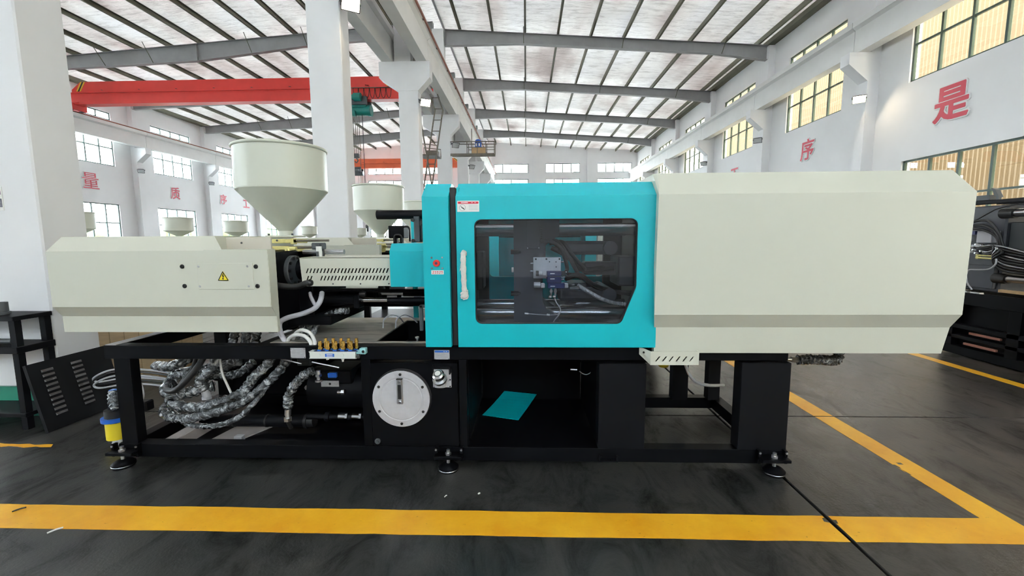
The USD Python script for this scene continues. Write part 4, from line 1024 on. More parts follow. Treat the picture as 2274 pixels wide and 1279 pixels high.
hz = [[(0.09, 2.78, 1.388), (0.15, 2.76, 1.385), (0.215, 2.78, 1.345), (0.25, 2.82, 1.27), (0.262, 2.80, 1.21), (0.25, 2.76, 1.19)],
      [(0.12, 2.90, 1.40), (0.20, 2.86, 1.385), (0.26, 2.84, 1.31), (0.31, 2.82, 1.22), (0.33, 2.80, 1.17), (0.26, 2.755, 1.178)],
      [(0.16, 2.95, 1.37), (0.24, 2.90, 1.38), (0.30, 2.88, 1.30), (0.37, 2.86, 1.22), (0.40, 2.90, 1.20), (0.52, 2.95, 1.21)],
      [(0.25, 2.755, 1.160), (0.31, 2.77, 1.175), (0.36, 2.80, 1.165), (0.43, 2.85, 1.11), (0.52, 2.88, 1.07), (0.66, 2.90, 1.035), (0.80, 2.90, 1.02)],
      [(0.25, 2.755, 1.146), (0.32, 2.80, 1.16), (0.38, 2.83, 1.14), (0.46, 2.88, 1.08), (0.58, 2.92, 1.05), (0.80, 2.95, 1.03)],
      [(0.17, 2.95, 1.34), (0.25, 2.93, 1.30), (0.31, 2.90, 1.25), (0.36, 2.92, 1.20), (0.45, 3.0, 1.18), (0.60, 3.0, 1.20)]]
for k, p in enumerate(hz):
    obj('core_hose', hose(p, 0.0125 if k < 5 else 0.016, 10), 'rubber', mc, smooth=50)
cp = spline([(0.325, 2.74, 1.108), (0.37, 2.76, 1.080), (0.43, 2.80, 1.043), (0.50, 2.84, 1.005), (0.58, 2.86, 0.978), (0.70, 2.88, 0.965)], 26)
obj('spiral_conduit', sweep(cp, 0.0115 + 0.003 * np.sin(np.arange(len(cp)) * 1.9), 10), 'label_silver', mc, 'grey spiral-wound cable conduit', smooth=50)
obj('sensor_cable', hose([(0.176, 2.73, 1.03), (0.19, 2.72, 1.0), (0.212, 2.70, 0.965), (0.205, 2.70, 0.93), (0.175, 2.70, 0.89), (0.158, 2.70, 0.85), (0.155, 2.70, 0.80)], 0.004, 8), 'label_grey_print', mc)
obj('sensor_cable', hose([(0.002, 2.72, 0.931), (0.07, 2.71, 0.927), (0.14, 2.71, 0.924), (0.195, 2.70, 0.93), (0.207, 2.70, 0.945)], 0.003, 8), 'label_grey_print', mc)
obj('cable_plug', [cyl((-0.012, 2.72, 0.932), (0.012, 2.72, 0.930), 0.005, 8), cyl((0.128, 2.71, 0.926), (0.146, 2.71, 0.924), 0.006, 8)], 'label_white', mc)
obj('crosshead', [box(0.62, 0.78, 2.95, 3.25, 1.08, 1.28, 0.01), box(0.40, 0.66, 3.02, 3.18, 1.15, 1.24, 0.01), box(0.30, 0.42, 2.98, 3.22, 1.02, 1.10, 0.01)], 'platen_grey', mc)
for zz in (1.34, 1.03):
    obj('toggle_link', [box(0.21, 0.56, 2.90, 2.96, zz - 0.045, zz + 0.045, 0.02), cyl((0.55, 2.86, zz), (0.55, 3.35, zz), 0.045, 24), box(0.21, 0.56, 3.24, 3.30, zz - 0.045, zz + 0.045, 0.02)], 'platen_grey', mc, smooth=30)
obj('mould_space_guard', [box(-0.46, -0.09, 3.36, 3.38, 0.78, 0.90), box(-0.46, -0.36, 2.95, 3.25, 0.95, 1.40, 0.01), box(-0.36, -0.30, 3.0, 3.2, 1.05, 1.32, 0.01)], 'black_plate', mc)
obj('bed_rail', [box(-0.60, 1.40, 2.84, 2.96, 0.765, 0.80), box(-0.60, 1.40, 3.24, 3.36, 0.765, 0.80), box(0.23, 1.40, 2.66, 2.70, 0.768, 0.84)], 'tie_bar_steel', mc)
hole2 = rounded(sbox(-0.30, 1.10, 0.62, 1.50), 0.04)
obj('rear_door', [prism(sbox(-0.42, 0.768, 0.75, 1.70).difference(hole2), 'y', 3.50, 3.53), box(0.44, 0.475, 3.53, 3.56, 1.08, 1.52)], 'teal_enamel', mc, 'teal rear door')
obj('rear_cross_guard', [box(-0.46, -0.30, 3.44, 3.47, 0.80, 1.60), box(0.60, 0.75, 3.40, 3.45, 0.80, 1.60)], 'black_plate', mc)
obj('top_cover', [box(-0.60, 0.74, 2.90, 3.50, 1.60, 1.62)], 'black_plate', mc)

# ---- hydraulics inside the open base
def film(name, pts, r, seed, label=None, m='film_wrap'):
    return obj(name, wrapped(pts, r, seed), m, mc, label, smooth=60)


y = 2.86
film('wrapped_hose', [(-2.153, y, 0.66), (-2.155, y, 0.559), (-2.198, y - 0.02, 0.498), (-2.264, y - 0.02, 0.428), (-2.25, y, 0.37)], 0.035, 1)
film('wrapped_hose', [(-1.74, y, 0.68), (-1.785, y, 0.56), (-1.882, y - 0.03, 0.46), (-1.948, y - 0.05, 0.369), (-2.093, y - 0.06, 0.307), (-2.278, y - 0.06, 0.265), (-2.50, y, 0.28), (-2.62, y + 0.2, 0.32)], 0.032, 2)
film('wrapped_hose', [(-1.63, y, 0.68), (-1.667, y, 0.56), (-1.785, y - 0.02, 0.43), (-1.943, y - 0.05, 0.308), (-2.181, y - 0.08, 0.225), (-2.386, y - 0.08, 0.195), (-2.56, y, 0.21), (-2.66, y + 0.25, 0.26)], 0.030, 3)
film('wrapped_hose', [(-1.60, y + 0.03, 0.66), (-1.68, y, 0.53), (-1.765, y - 0.02, 0.43), (-1.939, y - 0.06, 0.226), (-2.10, y - 0.08, 0.150), (-2.25, y - 0.08, 0.142), (-2.38, y - 0.05, 0.155), (-2.50, y, 0.21)], 0.018, 4)
film('wrapped_hose', [(-2.30, y + 0.1, 0.66), (-2.372, y, 0.575), (-2.496, y, 0.535), (-2.64, y + 0.12, 0.50), (-2.76, y + 0.2, 0.48)], 0.032, 5)
film('wrapped_hose', [(-2.06, y + 0.12, 0.55), (-2.2, y + 0.12, 0.50), (-2.38, y + 0.10, 0.478), (-2.52, y + 0.1, 0.45), (-2.66, y + 0.25, 0.43)], 0.036, 6)
film('wrapped_hose', [(-2.22, y + 0.05, 0.38), (-2.30, y, 0.365), (-2.42, y - 0.02, 0.345), (-2.53, y, 0.36), (-2.64, y + 0.22, 0.40)], 0.036, 7)
film('wrapped_hose', [(-1.383, 2.70, 0.56), (-1.44, 2.68, 0.535), (-1.505, 2.68, 0.47), (-1.55, 2.68, 0.39), (-1.566, 2.69, 0.31)], 0.030, 8, 'hose stub in crumpled film beside the motor')
film('wrapped_hose', [(-2.42, y + 0.22, 0.42), (-2.30, y + 0.2, 0.40), (-2.15, y + 0.22, 0.42), (-2.05, y + 0.25, 0.50)], 0.03, 9)
for k, (x, zt) in enumerate(((-2.02, 0.78), (-1.93, 0.80), (-1.86, 0.79), (-1.545, 0.80))):
    film('wrapped_hose', [(x + 0.01, y + 0.05, zt + 0.07), (x, y + 0.03, zt), (x - 0.02, y + 0.03, 0.70), (x - 0.03, y + 0.03, 0.62)], 0.028, 20 + k)
obj('bare_hose', hose([(-2.20, 2.82, 0.62), (-2.233, 2.80, 0.558), (-2.302, 2.76, 0.458), (-2.377, 2.76, 0.40), (-2.47, 2.80, 0.386), (-2.55, 2.9, 0.38)], 0.020, 12), 'rubber', mc, 'black rubber hose', smooth=50)
obj('bare_hose', hose([(-2.29, 2.86, 0.60), (-2.31, 2.84, 0.52), (-2.36, 2.82, 0.45), (-2.40, 2.84, 0.42)], 0.014, 12), 'rubber', mc, smooth=50)
obj('thin_cable', hose([(-2.60, 2.66, 0.57), (-2.54, 2.64, 0.56), (-2.49, 2.63, 0.50), (-2.475, 2.63, 0.43), (-2.50, 2.64, 0.37), (-2.55, 2.65, 0.32), (-2.63, 2.68, 0.285), (-2.70, 2.74, 0.26)], 0.0055, 8), 'label_grey_print', mc, 'thin grey cable looping down', smooth=50)
obj('thin_cable', hose([(-2.124, 2.86, 0.62), (-2.10, 2.84, 0.50), (-2.07, 2.84, 0.41), (-2.045, 2.84, 0.345)], 0.008, 8), 'white_hose', mc, smooth=50)
for k, (dz, s) in enumerate(((0, 1), (-0.03, 0.9), (0.02, 0.8))):
    obj('looped_lead', hose([(-2.60, 3.05, 0.40 + dz), (-2.90, 3.12, 0.41 + dz), (-3.22, 3.18, 0.390 + dz), (-3.40, 3.20, 0.32 + dz), (-3.36, 3.20, 0.285 + dz), (-3.05, 3.15, 0.34 + dz), (-2.64, 3.08, 0.34 + dz)], 0.008, 8), 'label_grey_print' if k else 'rubber', mc, smooth=50)
ac = obj('oil_pipe', cyl((-2.31, 2.90, 0.130), (-1.56, 2.90, 0.130), 0.042, 32), 'black_plate', mc, 'fat black horizontal oil pipe', smooth=30)
for x in (-2.075, -1.84):
    obj('pipe_clamp', [cyl((x - 0.006, 2.90, 0.13), (x + 0.006, 2.90, 0.13), 0.045, 32)], 'ink_black', ac, smooth=30)
obj('pipe_flange', [cyl((-1.565, 2.90, 0.13), (-1.545, 2.90, 0.13), 0.052, 28), cyl((-1.55, 2.90, 0.13), (-1.50, 2.90, 0.135), 0.044, 24)], 'rubber', ac, smooth=30)
st = obj('hose_fitting', [cyl((-1.566, 2.69, 0.31), (-1.570, 2.69, 0.262), 0.020, 16), lathe([(0.026, 0.222), (0.026, 0.244), (0, 0.244)], (-1.572, 2.69, 0), n=6), cyl((-1.57, 2.69, 0.265), (-1.57, 2.69, 0.245), 0.016, 14)], 'bright_steel', mc)
obj('fitting_stem', [cyl((-1.572, 2.69, 0.222), (-1.572, 2.72, 0.16), 0.014, 14)], 'rubber', st)
obj('hose_fitting', [cyl((-2.248, 2.86, 0.37), (-2.245, 2.87, 0.31), 0.027, 16), lathe([(0.034, 0.30), (0.034, 0.318), (0, 0.318)], (-2.245, 2.87, 0), n=6)], 'cast_alloy', mc)
pm = obj('pump_motor', [cyl((-1.55, 3.05, 0.33), (-1.15, 3.05, 0.33), 0.15, 36), cyl((-1.17, 3.05, 0.33), (-1.05, 3.05, 0.33), 0.10, 30), box(-1.46, -1.22, 2.90, 3.16, 0.40, 0.50, 0.01)], 'black_plate', mc, 'black pump motor', smooth=30)
obj('motor_plate', box(-1.435, -1.310, 2.888, 2.894, 0.385, 0.428), 'label_silver', pm)
obj('plate_screw', disc((-1.372, 2.888, 0.406), 0.008, 0.003, n=12), 'ink_black', pm)
obj('suction_pipe', [cyl((-1.50, 2.80, 0.205), (-1.02, 2.80, 0.205), 0.020, 20), cyl((-1.37, 2.80, 0.205), (-1.34, 2.80, 0.205), 0.034, 24)], 'black_plate', mc, smooth=30)
for x in (-1.25, -1.155, -1.06):
    obj('hose_clamp', [cyl((x - 0.028, 2.80, 0.207), (x + 0.028, 2.80, 0.207), 0.027, 20), cyl((x + 0.02, 2.80, 0.207), (x + 0.034, 2.80, 0.207), 0.030, 6)], 'tie_bar_steel', mc, smooth=30)
pf = obj('pressure_fitting', [cyl((-1.405, 2.80, 0.53), (-1.405, 2.80, 0.49), 0.014, 14), lathe([(0.022, 0.488), (0.022, 0.504), (0, 0.504)], (-1.405, 2.80, 0), n=6), lathe([(0.024, 0.452), (0.024, 0.464), (0, 0.47)], (-1.405, 2.80, 0), n=12), cyl((-1.405, 2.80, 0.46), (-1.405, 2.80, 0.49), 0.012, 12)], 'bright_steel', mc)
obj('blue_plug', box(-1.345, -1.285, 2.80, 2.83, 0.475, 0.510, 0.005), 'blue_plastic', mc)
obj('small_lever', [cyl((-1.57, 2.62, 0.665), (-1.42, 2.62, 0.628), 0.005, 8), cyl((-1.35, 2.62, 0.64), (-1.17, 2.60, 0.610), 0.006, 8)], 'bright_steel', mc)
obj('tank_fitting', [cyl((-1.215, 2.66, 0.43), (-1.175, 2.66, 0.43), 0.012, 12), cyl((-1.19, 2.66, 0.43), (-1.17, 2.66, 0.43), 0.018, 6)], 'bright_steel', mc)
obj('junction_box', box(-1.66, -1.56, 3.0, 3.1, 0.50, 0.58, 0.006), 'dark_grey', mc)
for x, z in ((-1.70, 0.27), (-2.44, 0.30)):
    obj('hex_plug', lathe([(0.018, 0), (0.018, 0.014), (0, 0.014)], (x, 3.2, z), 'y', 6), 'bright_steel', mc)
obj('small_block', box(-1.985, -1.93, 2.74, 2.78, 0.045, 0.085, 0.003), 'cast_alloy', mc)
# oil filter hanging at the left end
of = obj('oil_filter', [cyl((-2.85, 2.80, 0.10), (-2.85, 2.80, 0.25), 0.062, 30), lathe([(0, 0.02), (0.03, 0.05), (0.05, 0.09), (0.062, 0.10)], (-2.85, 2.80, 0), n=30)], 'ink_black', mc, 'oil filter with yellow label and blue collar', smooth=30)
obj('filter_label', cyl((-2.85, 2.80, 0.045), (-2.85, 2.80, 0.165), 0.0635, 30), 'yellow_plastic', of, smooth=30)
obj('filter_collar', cyl((-2.85, 2.80, 0.172), (-2.85, 2.80, 0.198), 0.082, 30), 'blue_plastic', of, smooth=30)
obj('filter_head', [box(-2.88, -2.60, 2.77, 2.84, 0.24, 0.31, 0.008), cyl((-2.85, 2.80, 0.25), (-2.85, 2.80, 0.36), 0.03, 18)], 'black_plate', of)
obj('filter_cap', [wrapped([(-2.82, 2.77, 0.39), (-2.81, 2.75, 0.33), (-2.78, 2.74, 0.27)], 0.028, 31)], 'film_wrap', of, smooth=60)
obj('blue_tap', box(-2.84, -2.80, 2.75, 2.79, 0.36, 0.40, 0.006), 'blue_plastic', of)
obj('drip_cup', [cyl((-2.83, 2.78, 0.025), (-2.83, 2.78, 0.05), 0.032, 16), wrapped([(-2.83, 2.76, 0.035), (-2.825, 2.755, 0.022), (-2.82, 2.75, 0.014)], 0.02, 33)], 'white_scrap', of)

# ---- grey hoses and water manifold on the base rail
obj('water_hose', hose([(-1.430, 2.80, 1.055), (-1.405, 2.76, 1.035), (-1.372, 2.73, 0.998), (-1.350, 2.72, 0.972)], 0.0115, 12), 'grey_hose', mc, 'pale grey hose', smooth=50)
obj('water_hose', hose([(-1.350, 2.80, 1.056), (-1.338, 2.76, 1.030), (-1.338, 2.73, 1.000), (-1.372, 2.72, 0.962), (-1.45, 2.72, 0.930), (-1.545, 2.71, 0.905), (-1.590, 2.70, 0.872), (-1.575, 2.68, 0.81), (-1.535, 2.66, 0.755)], 0.0165, 12), 'grey_hose', mc, 'thick pale grey hose', smooth=50)
obj('water_hose', hose([(-1.53, 2.665, 0.745), (-1.505, 2.65, 0.785), (-1.45, 2.63, 0.812), (-1.39, 2.62, 0.806), (-1.345, 2.60, 0.775), (-1.325, 2.575, 0.742)], 0.0115, 12), 'white_hose', mc, 'white looped hose', smooth=50)
obj('water_hose', hose([(-1.51, 2.70, 0.765), (-1.478, 2.68, 0.81), (-1.425, 2.66, 0.836), (-1.365, 2.64, 0.822), (-1.325, 2.61, 0.785), (-1.306, 2.58, 0.745)], 0.0115, 12), 'white_hose', mc, 'white looped hose behind the first', smooth=50)
film('film_sheet', [(-1.46, 2.86, 0.76), (-1.44, 2.88, 0.82), (-1.39, 2.90, 0.875), (-1.31, 2.90, 0.912), (-1.22, 2.90, 0.920)], 0.021, 41, 'clear film wrapped round a hose')
film('film_sheet', [(-1.47, 2.72, 0.77), (-1.43, 2.70, 0.79), (-1.40, 2.70, 0.775)], 0.020, 42)
for s in (0, 1):
    obj('coiled_lead', hose([(-1.02 + 0.09 * s, 3.0, 0.78), (-1.01 + 0.09 * s, 3.0, 0.84), (-0.965 + 0.09 * s, 3.02, 0.87), (-0.92 + 0.09 * s, 3.05, 0.85), (-0.90 + 0.10 * s, 3.1, 0.80)], 0.005, 8), 'label_grey_print', mc, smooth=50)
wm = obj('water_manifold', prism([(-1.306, 0.739), (-1.018, 0.739), (-1.022, 0.732), (-1.024, 0.703), (-1.017, 0.697), (-1.304, 0.697), (-1.299, 0.704), (-1.299, 0.732)], 'y', FY - 0.055, FY - 0.006), 'off_white_block', mc, 'pale water manifold with two rows of brass fittings')
obj('manifold_label', box(-1.205, -1.150, FY - 0.0562, FY - 0.0548, 0.708, 0.727), 'blue_plastic', wm)
obj('label_print', [box(-1.196, -1.159, FY - 0.0568, FY - 0.0561, 0.719, 0.7235), box(-1.196, -1.159, FY - 0.0568, FY - 0.0561, 0.7115, 0.7150)], 'label_white', wm)
for x in (-1.245, -1.102):
    obj('port_plug', disc((x, FY - 0.055, 0.718), 0.011, 0.002, n=20), 'off_white_block', wm)
for k in range(10):
    front = k % 2 == 0
    x = -1.238 + 0.0235 * k
    yy = FY - 0.043 if front else FY - 0.018
    h = 0.0 if front else 0.012
    zb = 0.752
    ft = obj('brass_fitting', lathe([(0.0125, zb), (0.0125, zb + 0.012), (0.0098, zb + 0.014), (0.0098, zb + 0.024 + h), (0.0120, zb + 0.026 + h), (0.0120, zb + 0.034 + h), (0.0090, zb + 0.037 + h), (0.0090, zb + 0.050 + h), (0, zb + 0.050 + h)], (x, yy, 0), n=14), 'brass', wm, smooth=30)
    obj('valve_handle', box(x - 0.017, x + 0.006, yy - 0.008, yy + 0.006, 0.741, 0.751, 0.002), 'blue_plastic', ft)
obj('valve_strip', box(-1.275, -1.010, FY - 0.05, FY - 0.010, 0.739, 0.743), 'deep_blue', wm)
vv = obj('shut_off_valve', [box(-1.000, -0.962, FY - 0.05, FY - 0.014, 0.722, 0.758, 0.003), box(-1.022, -0.998, FY - 0.045, FY - 0.020, 0.722, 0.745, 0.003)], 'pale_teal_plastic', wm)
obj('valve_bore', disc((-0.976, FY - 0.050, 0.739), 0.0085, 0.002, n=18), 'ink_black', vv)
obj('valve_knob', [cyl((-1.012, FY - 0.045, 0.703), (-1.012, FY - 0.02, 0.722), 0.012, 14), disc((-1.008, FY - 0.045, 0.712), 0.007, 0.004, n=12)], 'dark_grey', vv)
for x in (-1.203, -1.110):
    obj('mount_stud', [cyl((x, FY - 0.03, 0.697), (x, FY - 0.03, 0.684), 0.009, 12), cyl((x, FY - 0.03, 0.686), (x, FY - 0.03, 0.672 if x > -1.15 else 0.684), 0.006, 10)], 'label_white', wm)

# ---- loose ends at the right
obj('drain_hose', hose([(1.02, 2.75, 0.665), (1.04, 2.80, 0.58), (1.09, 2.85, 0.49), (1.16, 2.90, 0.425), (1.26, 2.95, 0.388), (1.385, 3.0, 0.372)], 0.011, 10), 'white_hose', mc, 'thin pale hose hanging from the vent bracket', smooth=50)
obj('yellow_valve', [lathe([(0, 0.50), (0.03, 0.505), (0.045, 0.53), (0, 0.53)], (0.96, 3.0, 0), n=20), ], 'yellow_plastic', mc)
obj('valve_body', [box(0.925, 0.995, 2.97, 3.03, 0.53, 0.67, 0.005)], 'black_plate', mc)
obj('sensor_lead', [hose([(0.36, 2.9, 0.50), (0.385, 2.9, 0.482), (0.41, 2.9, 0.477), (0.435, 2.9, 0.49), (0.445, 2.9, 0.52)], 0.003, 8)], 'label_grey_print', mc)
obj('lead_plug', cyl((0.30, 2.9, 0.512), (0.345, 2.9, 0.510), 0.006, 8), 'bright_steel', mc)
obj('hose_union', [cyl((1.545, 2.90, 0.625), (1.60, 2.90, 0.625), 0.018, 16), cyl((1.59, 2.90, 0.625), (1.615, 2.90, 0.625), 0.024, 6)], 'bright_steel', mc)
film('wrapped_hose', [(1.82, 2.90, 0.585), (1.90, 2.90, 0.588), (1.98, 2.90, 0.585), (2.06, 2.92, 0.575), (2.11, 2.94, 0.59), (2.12, 2.96, 0.64)], 0.032, 51, 'film-wrapped hose end under the cream cover')
obj('hose_union', [cyl((1.56, 2.90, 0.60), (1.83, 2.90, 0.585), 0.014, 14), cyl((1.775, 2.90, 0.588), (1.82, 2.90, 0.585), 0.020, 6)], 'bright_steel', mc)

# ---- teal sheet lying inside the base
ts = [(-0.180, 3.38, 0.183), (0.080, 3.37, 0.160), (-0.061, 2.990, 0.108), (-0.328, 3.075, 0.108)]
n_ = 9
tv, tf = [], []
for i in range(n_ + 1):
    u = i / n_
    a = np.array(ts[3]) * (1 - u) + np.array(ts[0]) * u
    b = np.array(ts[2]) * (1 - u) + np.array(ts[1]) * u
    lift = -0.03 * math.sin(u * math.pi) if u > 0 else 0
    for p in (a, b):
        tv += [tuple(p + [0, 0, lift * 0.2]), tuple(p + [0, 0, lift * 0.2 + 0.003])]
for i in range(n_):
    o = 4 * i
    for q in ((0, 2, 6, 4), (1, 5, 7, 3), (0, 4, 5, 1), (2, 3, 7, 6)):
        tf += [[o + q[0], o + q[1], o + q[2]], [o + q[0], o + q[2], o + q[3]]]
tf += [[0, 1, 3], [0, 3, 2], [4 * n_, 4 * n_ + 2, 4 * n_ + 3], [4 * n_, 4 * n_ + 3, 4 * n_ + 1]]
obj('sheet_metal_panel', T(tv, tf), 'teal_enamel', None, 'loose teal sheet metal panel lying inside the black base', 'panel')

# ================================================================ machines behind
obj('rear_guard_post', box(-0.93, -0.895, 3.50, 3.53, 0.76, 1.56), 'teal_enamel', mc)
M2 = thing('injection_moulding_machine', 'cream and teal moulding machine directly behind the front one, cream hopper showing above its barrel', 'machine', (-0.6, 5.2, 0))


def plain_machine(t, dx, dy, hop, detail):
    obj('base_frame', [box(-2.63 + dx, 1.55 + dx, 2.55 + dy, 2.63 + dy, 0.66, 0.76), box(-2.63 + dx, 1.55 + dx, 3.42 + dy, 3.5 + dy, 0.66, 0.76), box(-2.63 + dx, -2.55 + dx, 2.6 + dy, 3.45 + dy, 0.66, 0.76), box(-2.6 + dx, 1.55 + dx, 2.55 + dy, 3.5 + dy, 0.03, 0.12), *[box(x + dx, x + dx + w, 2.56 + dy, 2.62 + dy, 0.12, 0.66) for x, w in ((-2.57, 0.1), (-1.0, 0.6), (0.43, 0.28), (1.27, 0.28))], *[box(x + dx, x + dx + 0.1, 3.43 + dy, 3.49 + dy, 0.12, 0.66) for x in (-2.57, -1.0, 0.43, 1.4)]], 'black_enamel', t)
    obj('deck_plate', box(-1.62 + dx, -0.6 + dx, 2.63 + dy, 3.42 + dy, 0.756, 0.764), 'deck_steel', t)
    injection_cover(dx, dy, t, False)
    hopper(hop[0], hop[1], t)
    feed_throat(dx, hop[1] - 3.10, t)
    barrel_cover(dx, dy, t)
    nozzle_guard(dx, dy, t)
    obj('carriage_plate', [box(-1.58 + dx, -1.50 + dx, 2.75 + dy, 3.4 + dy, 0.764, 1.26), box(-1.50 + dx, -0.6 + dx, 2.80 + dy, 2.90 + dy, 0.90, 1.02)], 'black_enamel', t)
    obj('fixed_guard', prism(teal_profile(TY + dy), 'x', -0.60 + dx, -0.44 + dx), 'teal_enamel', t)
    d_ = obj('safety_door', [prism(sbox(-0.40, 0.768, 0.75, 1.645).difference(hole), 'y', TY + dy, TY + dy + 0.03), prism(teal_profile(TY + dy, 1.60), 'x', -0.40, 0.75)], 'teal_enamel', t)
    obj('window_pane', prism(hole.buffer(0.012), 'y', TY + dy + 0.030, TY + dy + 0.035), 'acrylic', d_)
    obj('platen', [box(-0.60, -0.45, 2.8 + dy, 3.4 + dy, 0.77, 1.55), box(-0.05, 0.22, 2.8 + dy, 3.4 + dy, 0.77, 1.55)], 'platen_grey', t)
    for yy in (2.9, 3.3):
        for zz in (1.46, 0.9):
            obj('tie_bar', cyl((-0.5, yy + dy, zz), (1.3, yy + dy, zz), 0.04, 20), 'tie_bar_steel', t, smooth=30)
    obj('rear_door', box(-0.42, 0.75, 3.50 + dy, 3.53 + dy, 0.77, 1.62), 'teal_enamel', t)
    obj('clamp_cover', prism([(3.5 + dy, 0.735), (2.5 + dy, 0.735), (2.5 + dy, 0.89), (2.45 + dy, 0.97), (2.45 + dy, 1.64), (2.55 + dy, 1.76), (3.5 + dy, 1.76)], 'x', 0.76, 2.37), 'cream_enamel', t)


plain_machine(M2, -0.09, 2.2, (-1.79, 5.30), True)
M3 = thing('injection_moulding_machine', 'cream moulding machine third back, its hopper half hidden by the teal guard', 'machine', (-0.6, 7.4, 0))
plain_machine(M3, -0.12, 4.45, (-1.86, 7.55), True)
obj('cover_skirt', box(-2.35, -1.64, 4.72, 5.5, 0.765, 0.855), 'cream_enamel', M2)
# control box standing on the second machine
cbx = thing('control_box', 'black control box with a looped cable beside the second cream hopper', 'control box', (-1.40, 4.60, 1.29))
obj('box_body', [box(-1.50, -1.33, 4.70, 4.90, 1.42, 1.555, 0.008), box(-1.46, -1.42, 4.74, 4.80, 1.289, 1.42), box(-1.385, -1.36, 4.74, 4.80, 1.289, 1.42)], 'black_plate', cbx)
obj('box_cable', hose([(-1.34, 4.72, 1.54), (-1.29, 4.70, 1.545), (-1.268, 4.70, 1.52), (-1.265, 4.70, 1.45), (-1.27, 4.72, 1.385)], 0.010, 8), 'rubber', cbx, smooth=50)
obj('cable_hook', hose([(-1.43, 4.69, 1.38), (-1.42, 4.68, 1.445), (-1.385, 4.68, 1.455), (-1.355, 4.68, 1.44), (-1.345, 4.69, 1.38)], 0.012, 8), 'rubber', cbx, smooth=50)

# ---- rows of machines in the left bay
LM = thing('injection_moulding_machine', 'cream moulding machine in the left bay, nearest, its hopper just right of the near column', 'machine', (-9.0, 7.9, 0), 'machines in the left bay')
mx, my = -8.43, 7.9
obj('base_frame', [box(mx - 4.0, mx + 0.75, my - 0.5, my + 0.5, 0.0, 0.12), box(mx - 4.0, mx + 0.75, my - 0.5, my + 0.5, 0.66, 0.78), *[box(mx + a, mx + a + 0.2, my - 0.48, my + 0.48, 0.12, 0.66) for a in (-3.95, -2.4, -0.9, 0.5)]], 'black_enamel', LM)
obj('injection_cover', prism([(my + 0.5, 0.84), (my - 0.45, 0.84), (my - 0.45, 0.93), (my - 0.5, 1.0), (my - 0.5, 1.37), (my - 0.4, 1.47), (my + 0.5, 1.47)], 'x', mx - 0.95, mx + 0.80), 'cream_enamel', LM)
obj('cover_support', box(mx - 0.8, mx + 0.6, my - 0.4, my + 0.4, 0.78, 0.84), 'black_enamel', LM)
hopper(mx, my, LM, 0.295, 1.945, 1.655, 1.52, 1.47)
obj('safety_door', prism(teal_profile(my - 0.52, 0.78, 1.30, 1.38), 'x', mx - 2.3, mx - 0.96), 'teal_enamel', LM)
obj('platen', box(mx - 2.2, mx - 1.0, my - 0.3, my + 0.45, 0.78, 1.36), 'platen_grey', LM)
obj('clamp_cover', prism([(my + 0.5, 0.78), (my - 0.5, 0.78), (my - 0.5, 1.32), (my - 0.4, 1.40), (my + 0.5, 1.40)], 'x', mx - 4.0, mx - 2.31), 'cream_enamel', LM)
for dx, dy, lb in ((0.20, 2.2, 'cream moulding machine in the left bay, second back, hopper below the 质 wall'), (0.30, 4.1, 'cream moulding machine in the left bay, third back, hopper left of the big hopper'), (-0.14, 9.1, 'cream moulding machine in the left bay, fourth back, hopper between big hopper and tall column'), (0.74, 12.1, 'cream moulding machine in the left bay, fifth back, small hopper right of the tall column')):
    dup(LM, (dx, dy, 0), lb)

# ---- open black machine at the right edge, lying along the hall
RM = thing('injection_moulding_machine', 'uncovered black moulding machine with steel tie bars at the right edge', 'machine', (5.7, 4.5, 0))
X0 = 5.06
obj('base_frame', [box(X0, X0 + 0.09, 1.6, 5.45, 0.62, 0.76, E), box(X0 + 1.1, X0 + 1.2, 1.6, 5.45, 0.62, 0.76, E), box(X0, X0 + 1.2, 5.35, 5.45, 0.62, 0.76, E), box(X0 + 0.10, X0 + 0.12, 1.6, 5.4, 0.38, 0.62), box(X0 + 0.01, X0 + 0.10, 1.6, 5.40, 0.33, 0.38, E), box(X0 + 0.01, X0 + 0.10, 1.6, 5.40, 0.21, 0.25, E), box(X0 + 0.02, X0 + 1.2, 1.6, 5.40, 0.02, 0.12, E)], 'black_enamel', RM)
for yy in (5.25, 4.55, 3.6, 2.6):
    obj('frame_post', box(X0 + 0.01, X0 + 0.11, yy, yy + 0.12, 0.12, 0.62, E), 'black_enamel', RM)
obj('base_panel', box(X0 + 0.13, X0 + 0.15, 1.6, 5.4, 0.12, 0.62), 'black_enamel', RM)
for y0, y1, z in ((4.72, 5.05, 0.285), (4.75, 5.10, 0.155)):
    obj('copper_strip', box(X0 + 0.005, X0 + 0.03, y0, y1, z, z + 0.025), 'rail_rust', RM)
obj('moving_platen', [box(X0 + 0.12, X0 + 1.0, 4.90, 5.35, 0.78, 1.74, 0.015), box(X0 + 0.08, X0 + 0.13, 4.93, 5.32, 0.82, 1.08, 0.005)], 'platen_grey', RM)
obj('fixed_platen', box(X0 + 0.12, X0 + 1.0, 2.0, 2.4, 0.78, 1.74, 0.015), 'platen_grey', RM)
for xx in (X0 + 0.10, X0 + 0.88):
    for zz in (1.645, 0.945):
        b_ = obj('tie_bar', cyl((xx, 4.88, zz), (xx, 2.0, zz), 0.042, 28), 'tie_bar_steel', RM, smooth=30)
        obj('tie_bar_nut', cyl((xx, 4.93, zz), (xx, 4.80, zz), 0.055, 24), 'ink_black', b_, smooth=30)
obj('top_rail', [box(X0 + 0.02, X0 + 0.10, 2.0, 5.30, 1.755, 1.795, 0.004), box(X0 + 0.3, X0 + 0.9, 2.2, 5.2, 1.76, 1.80)], 'black_plate', RM)
obj('rail_box', [box(X0 + 0.03, X0 + 0.12, 5.02, 5.18, 1.795, 1.855, 0.006)], 'dark_grey', RM)
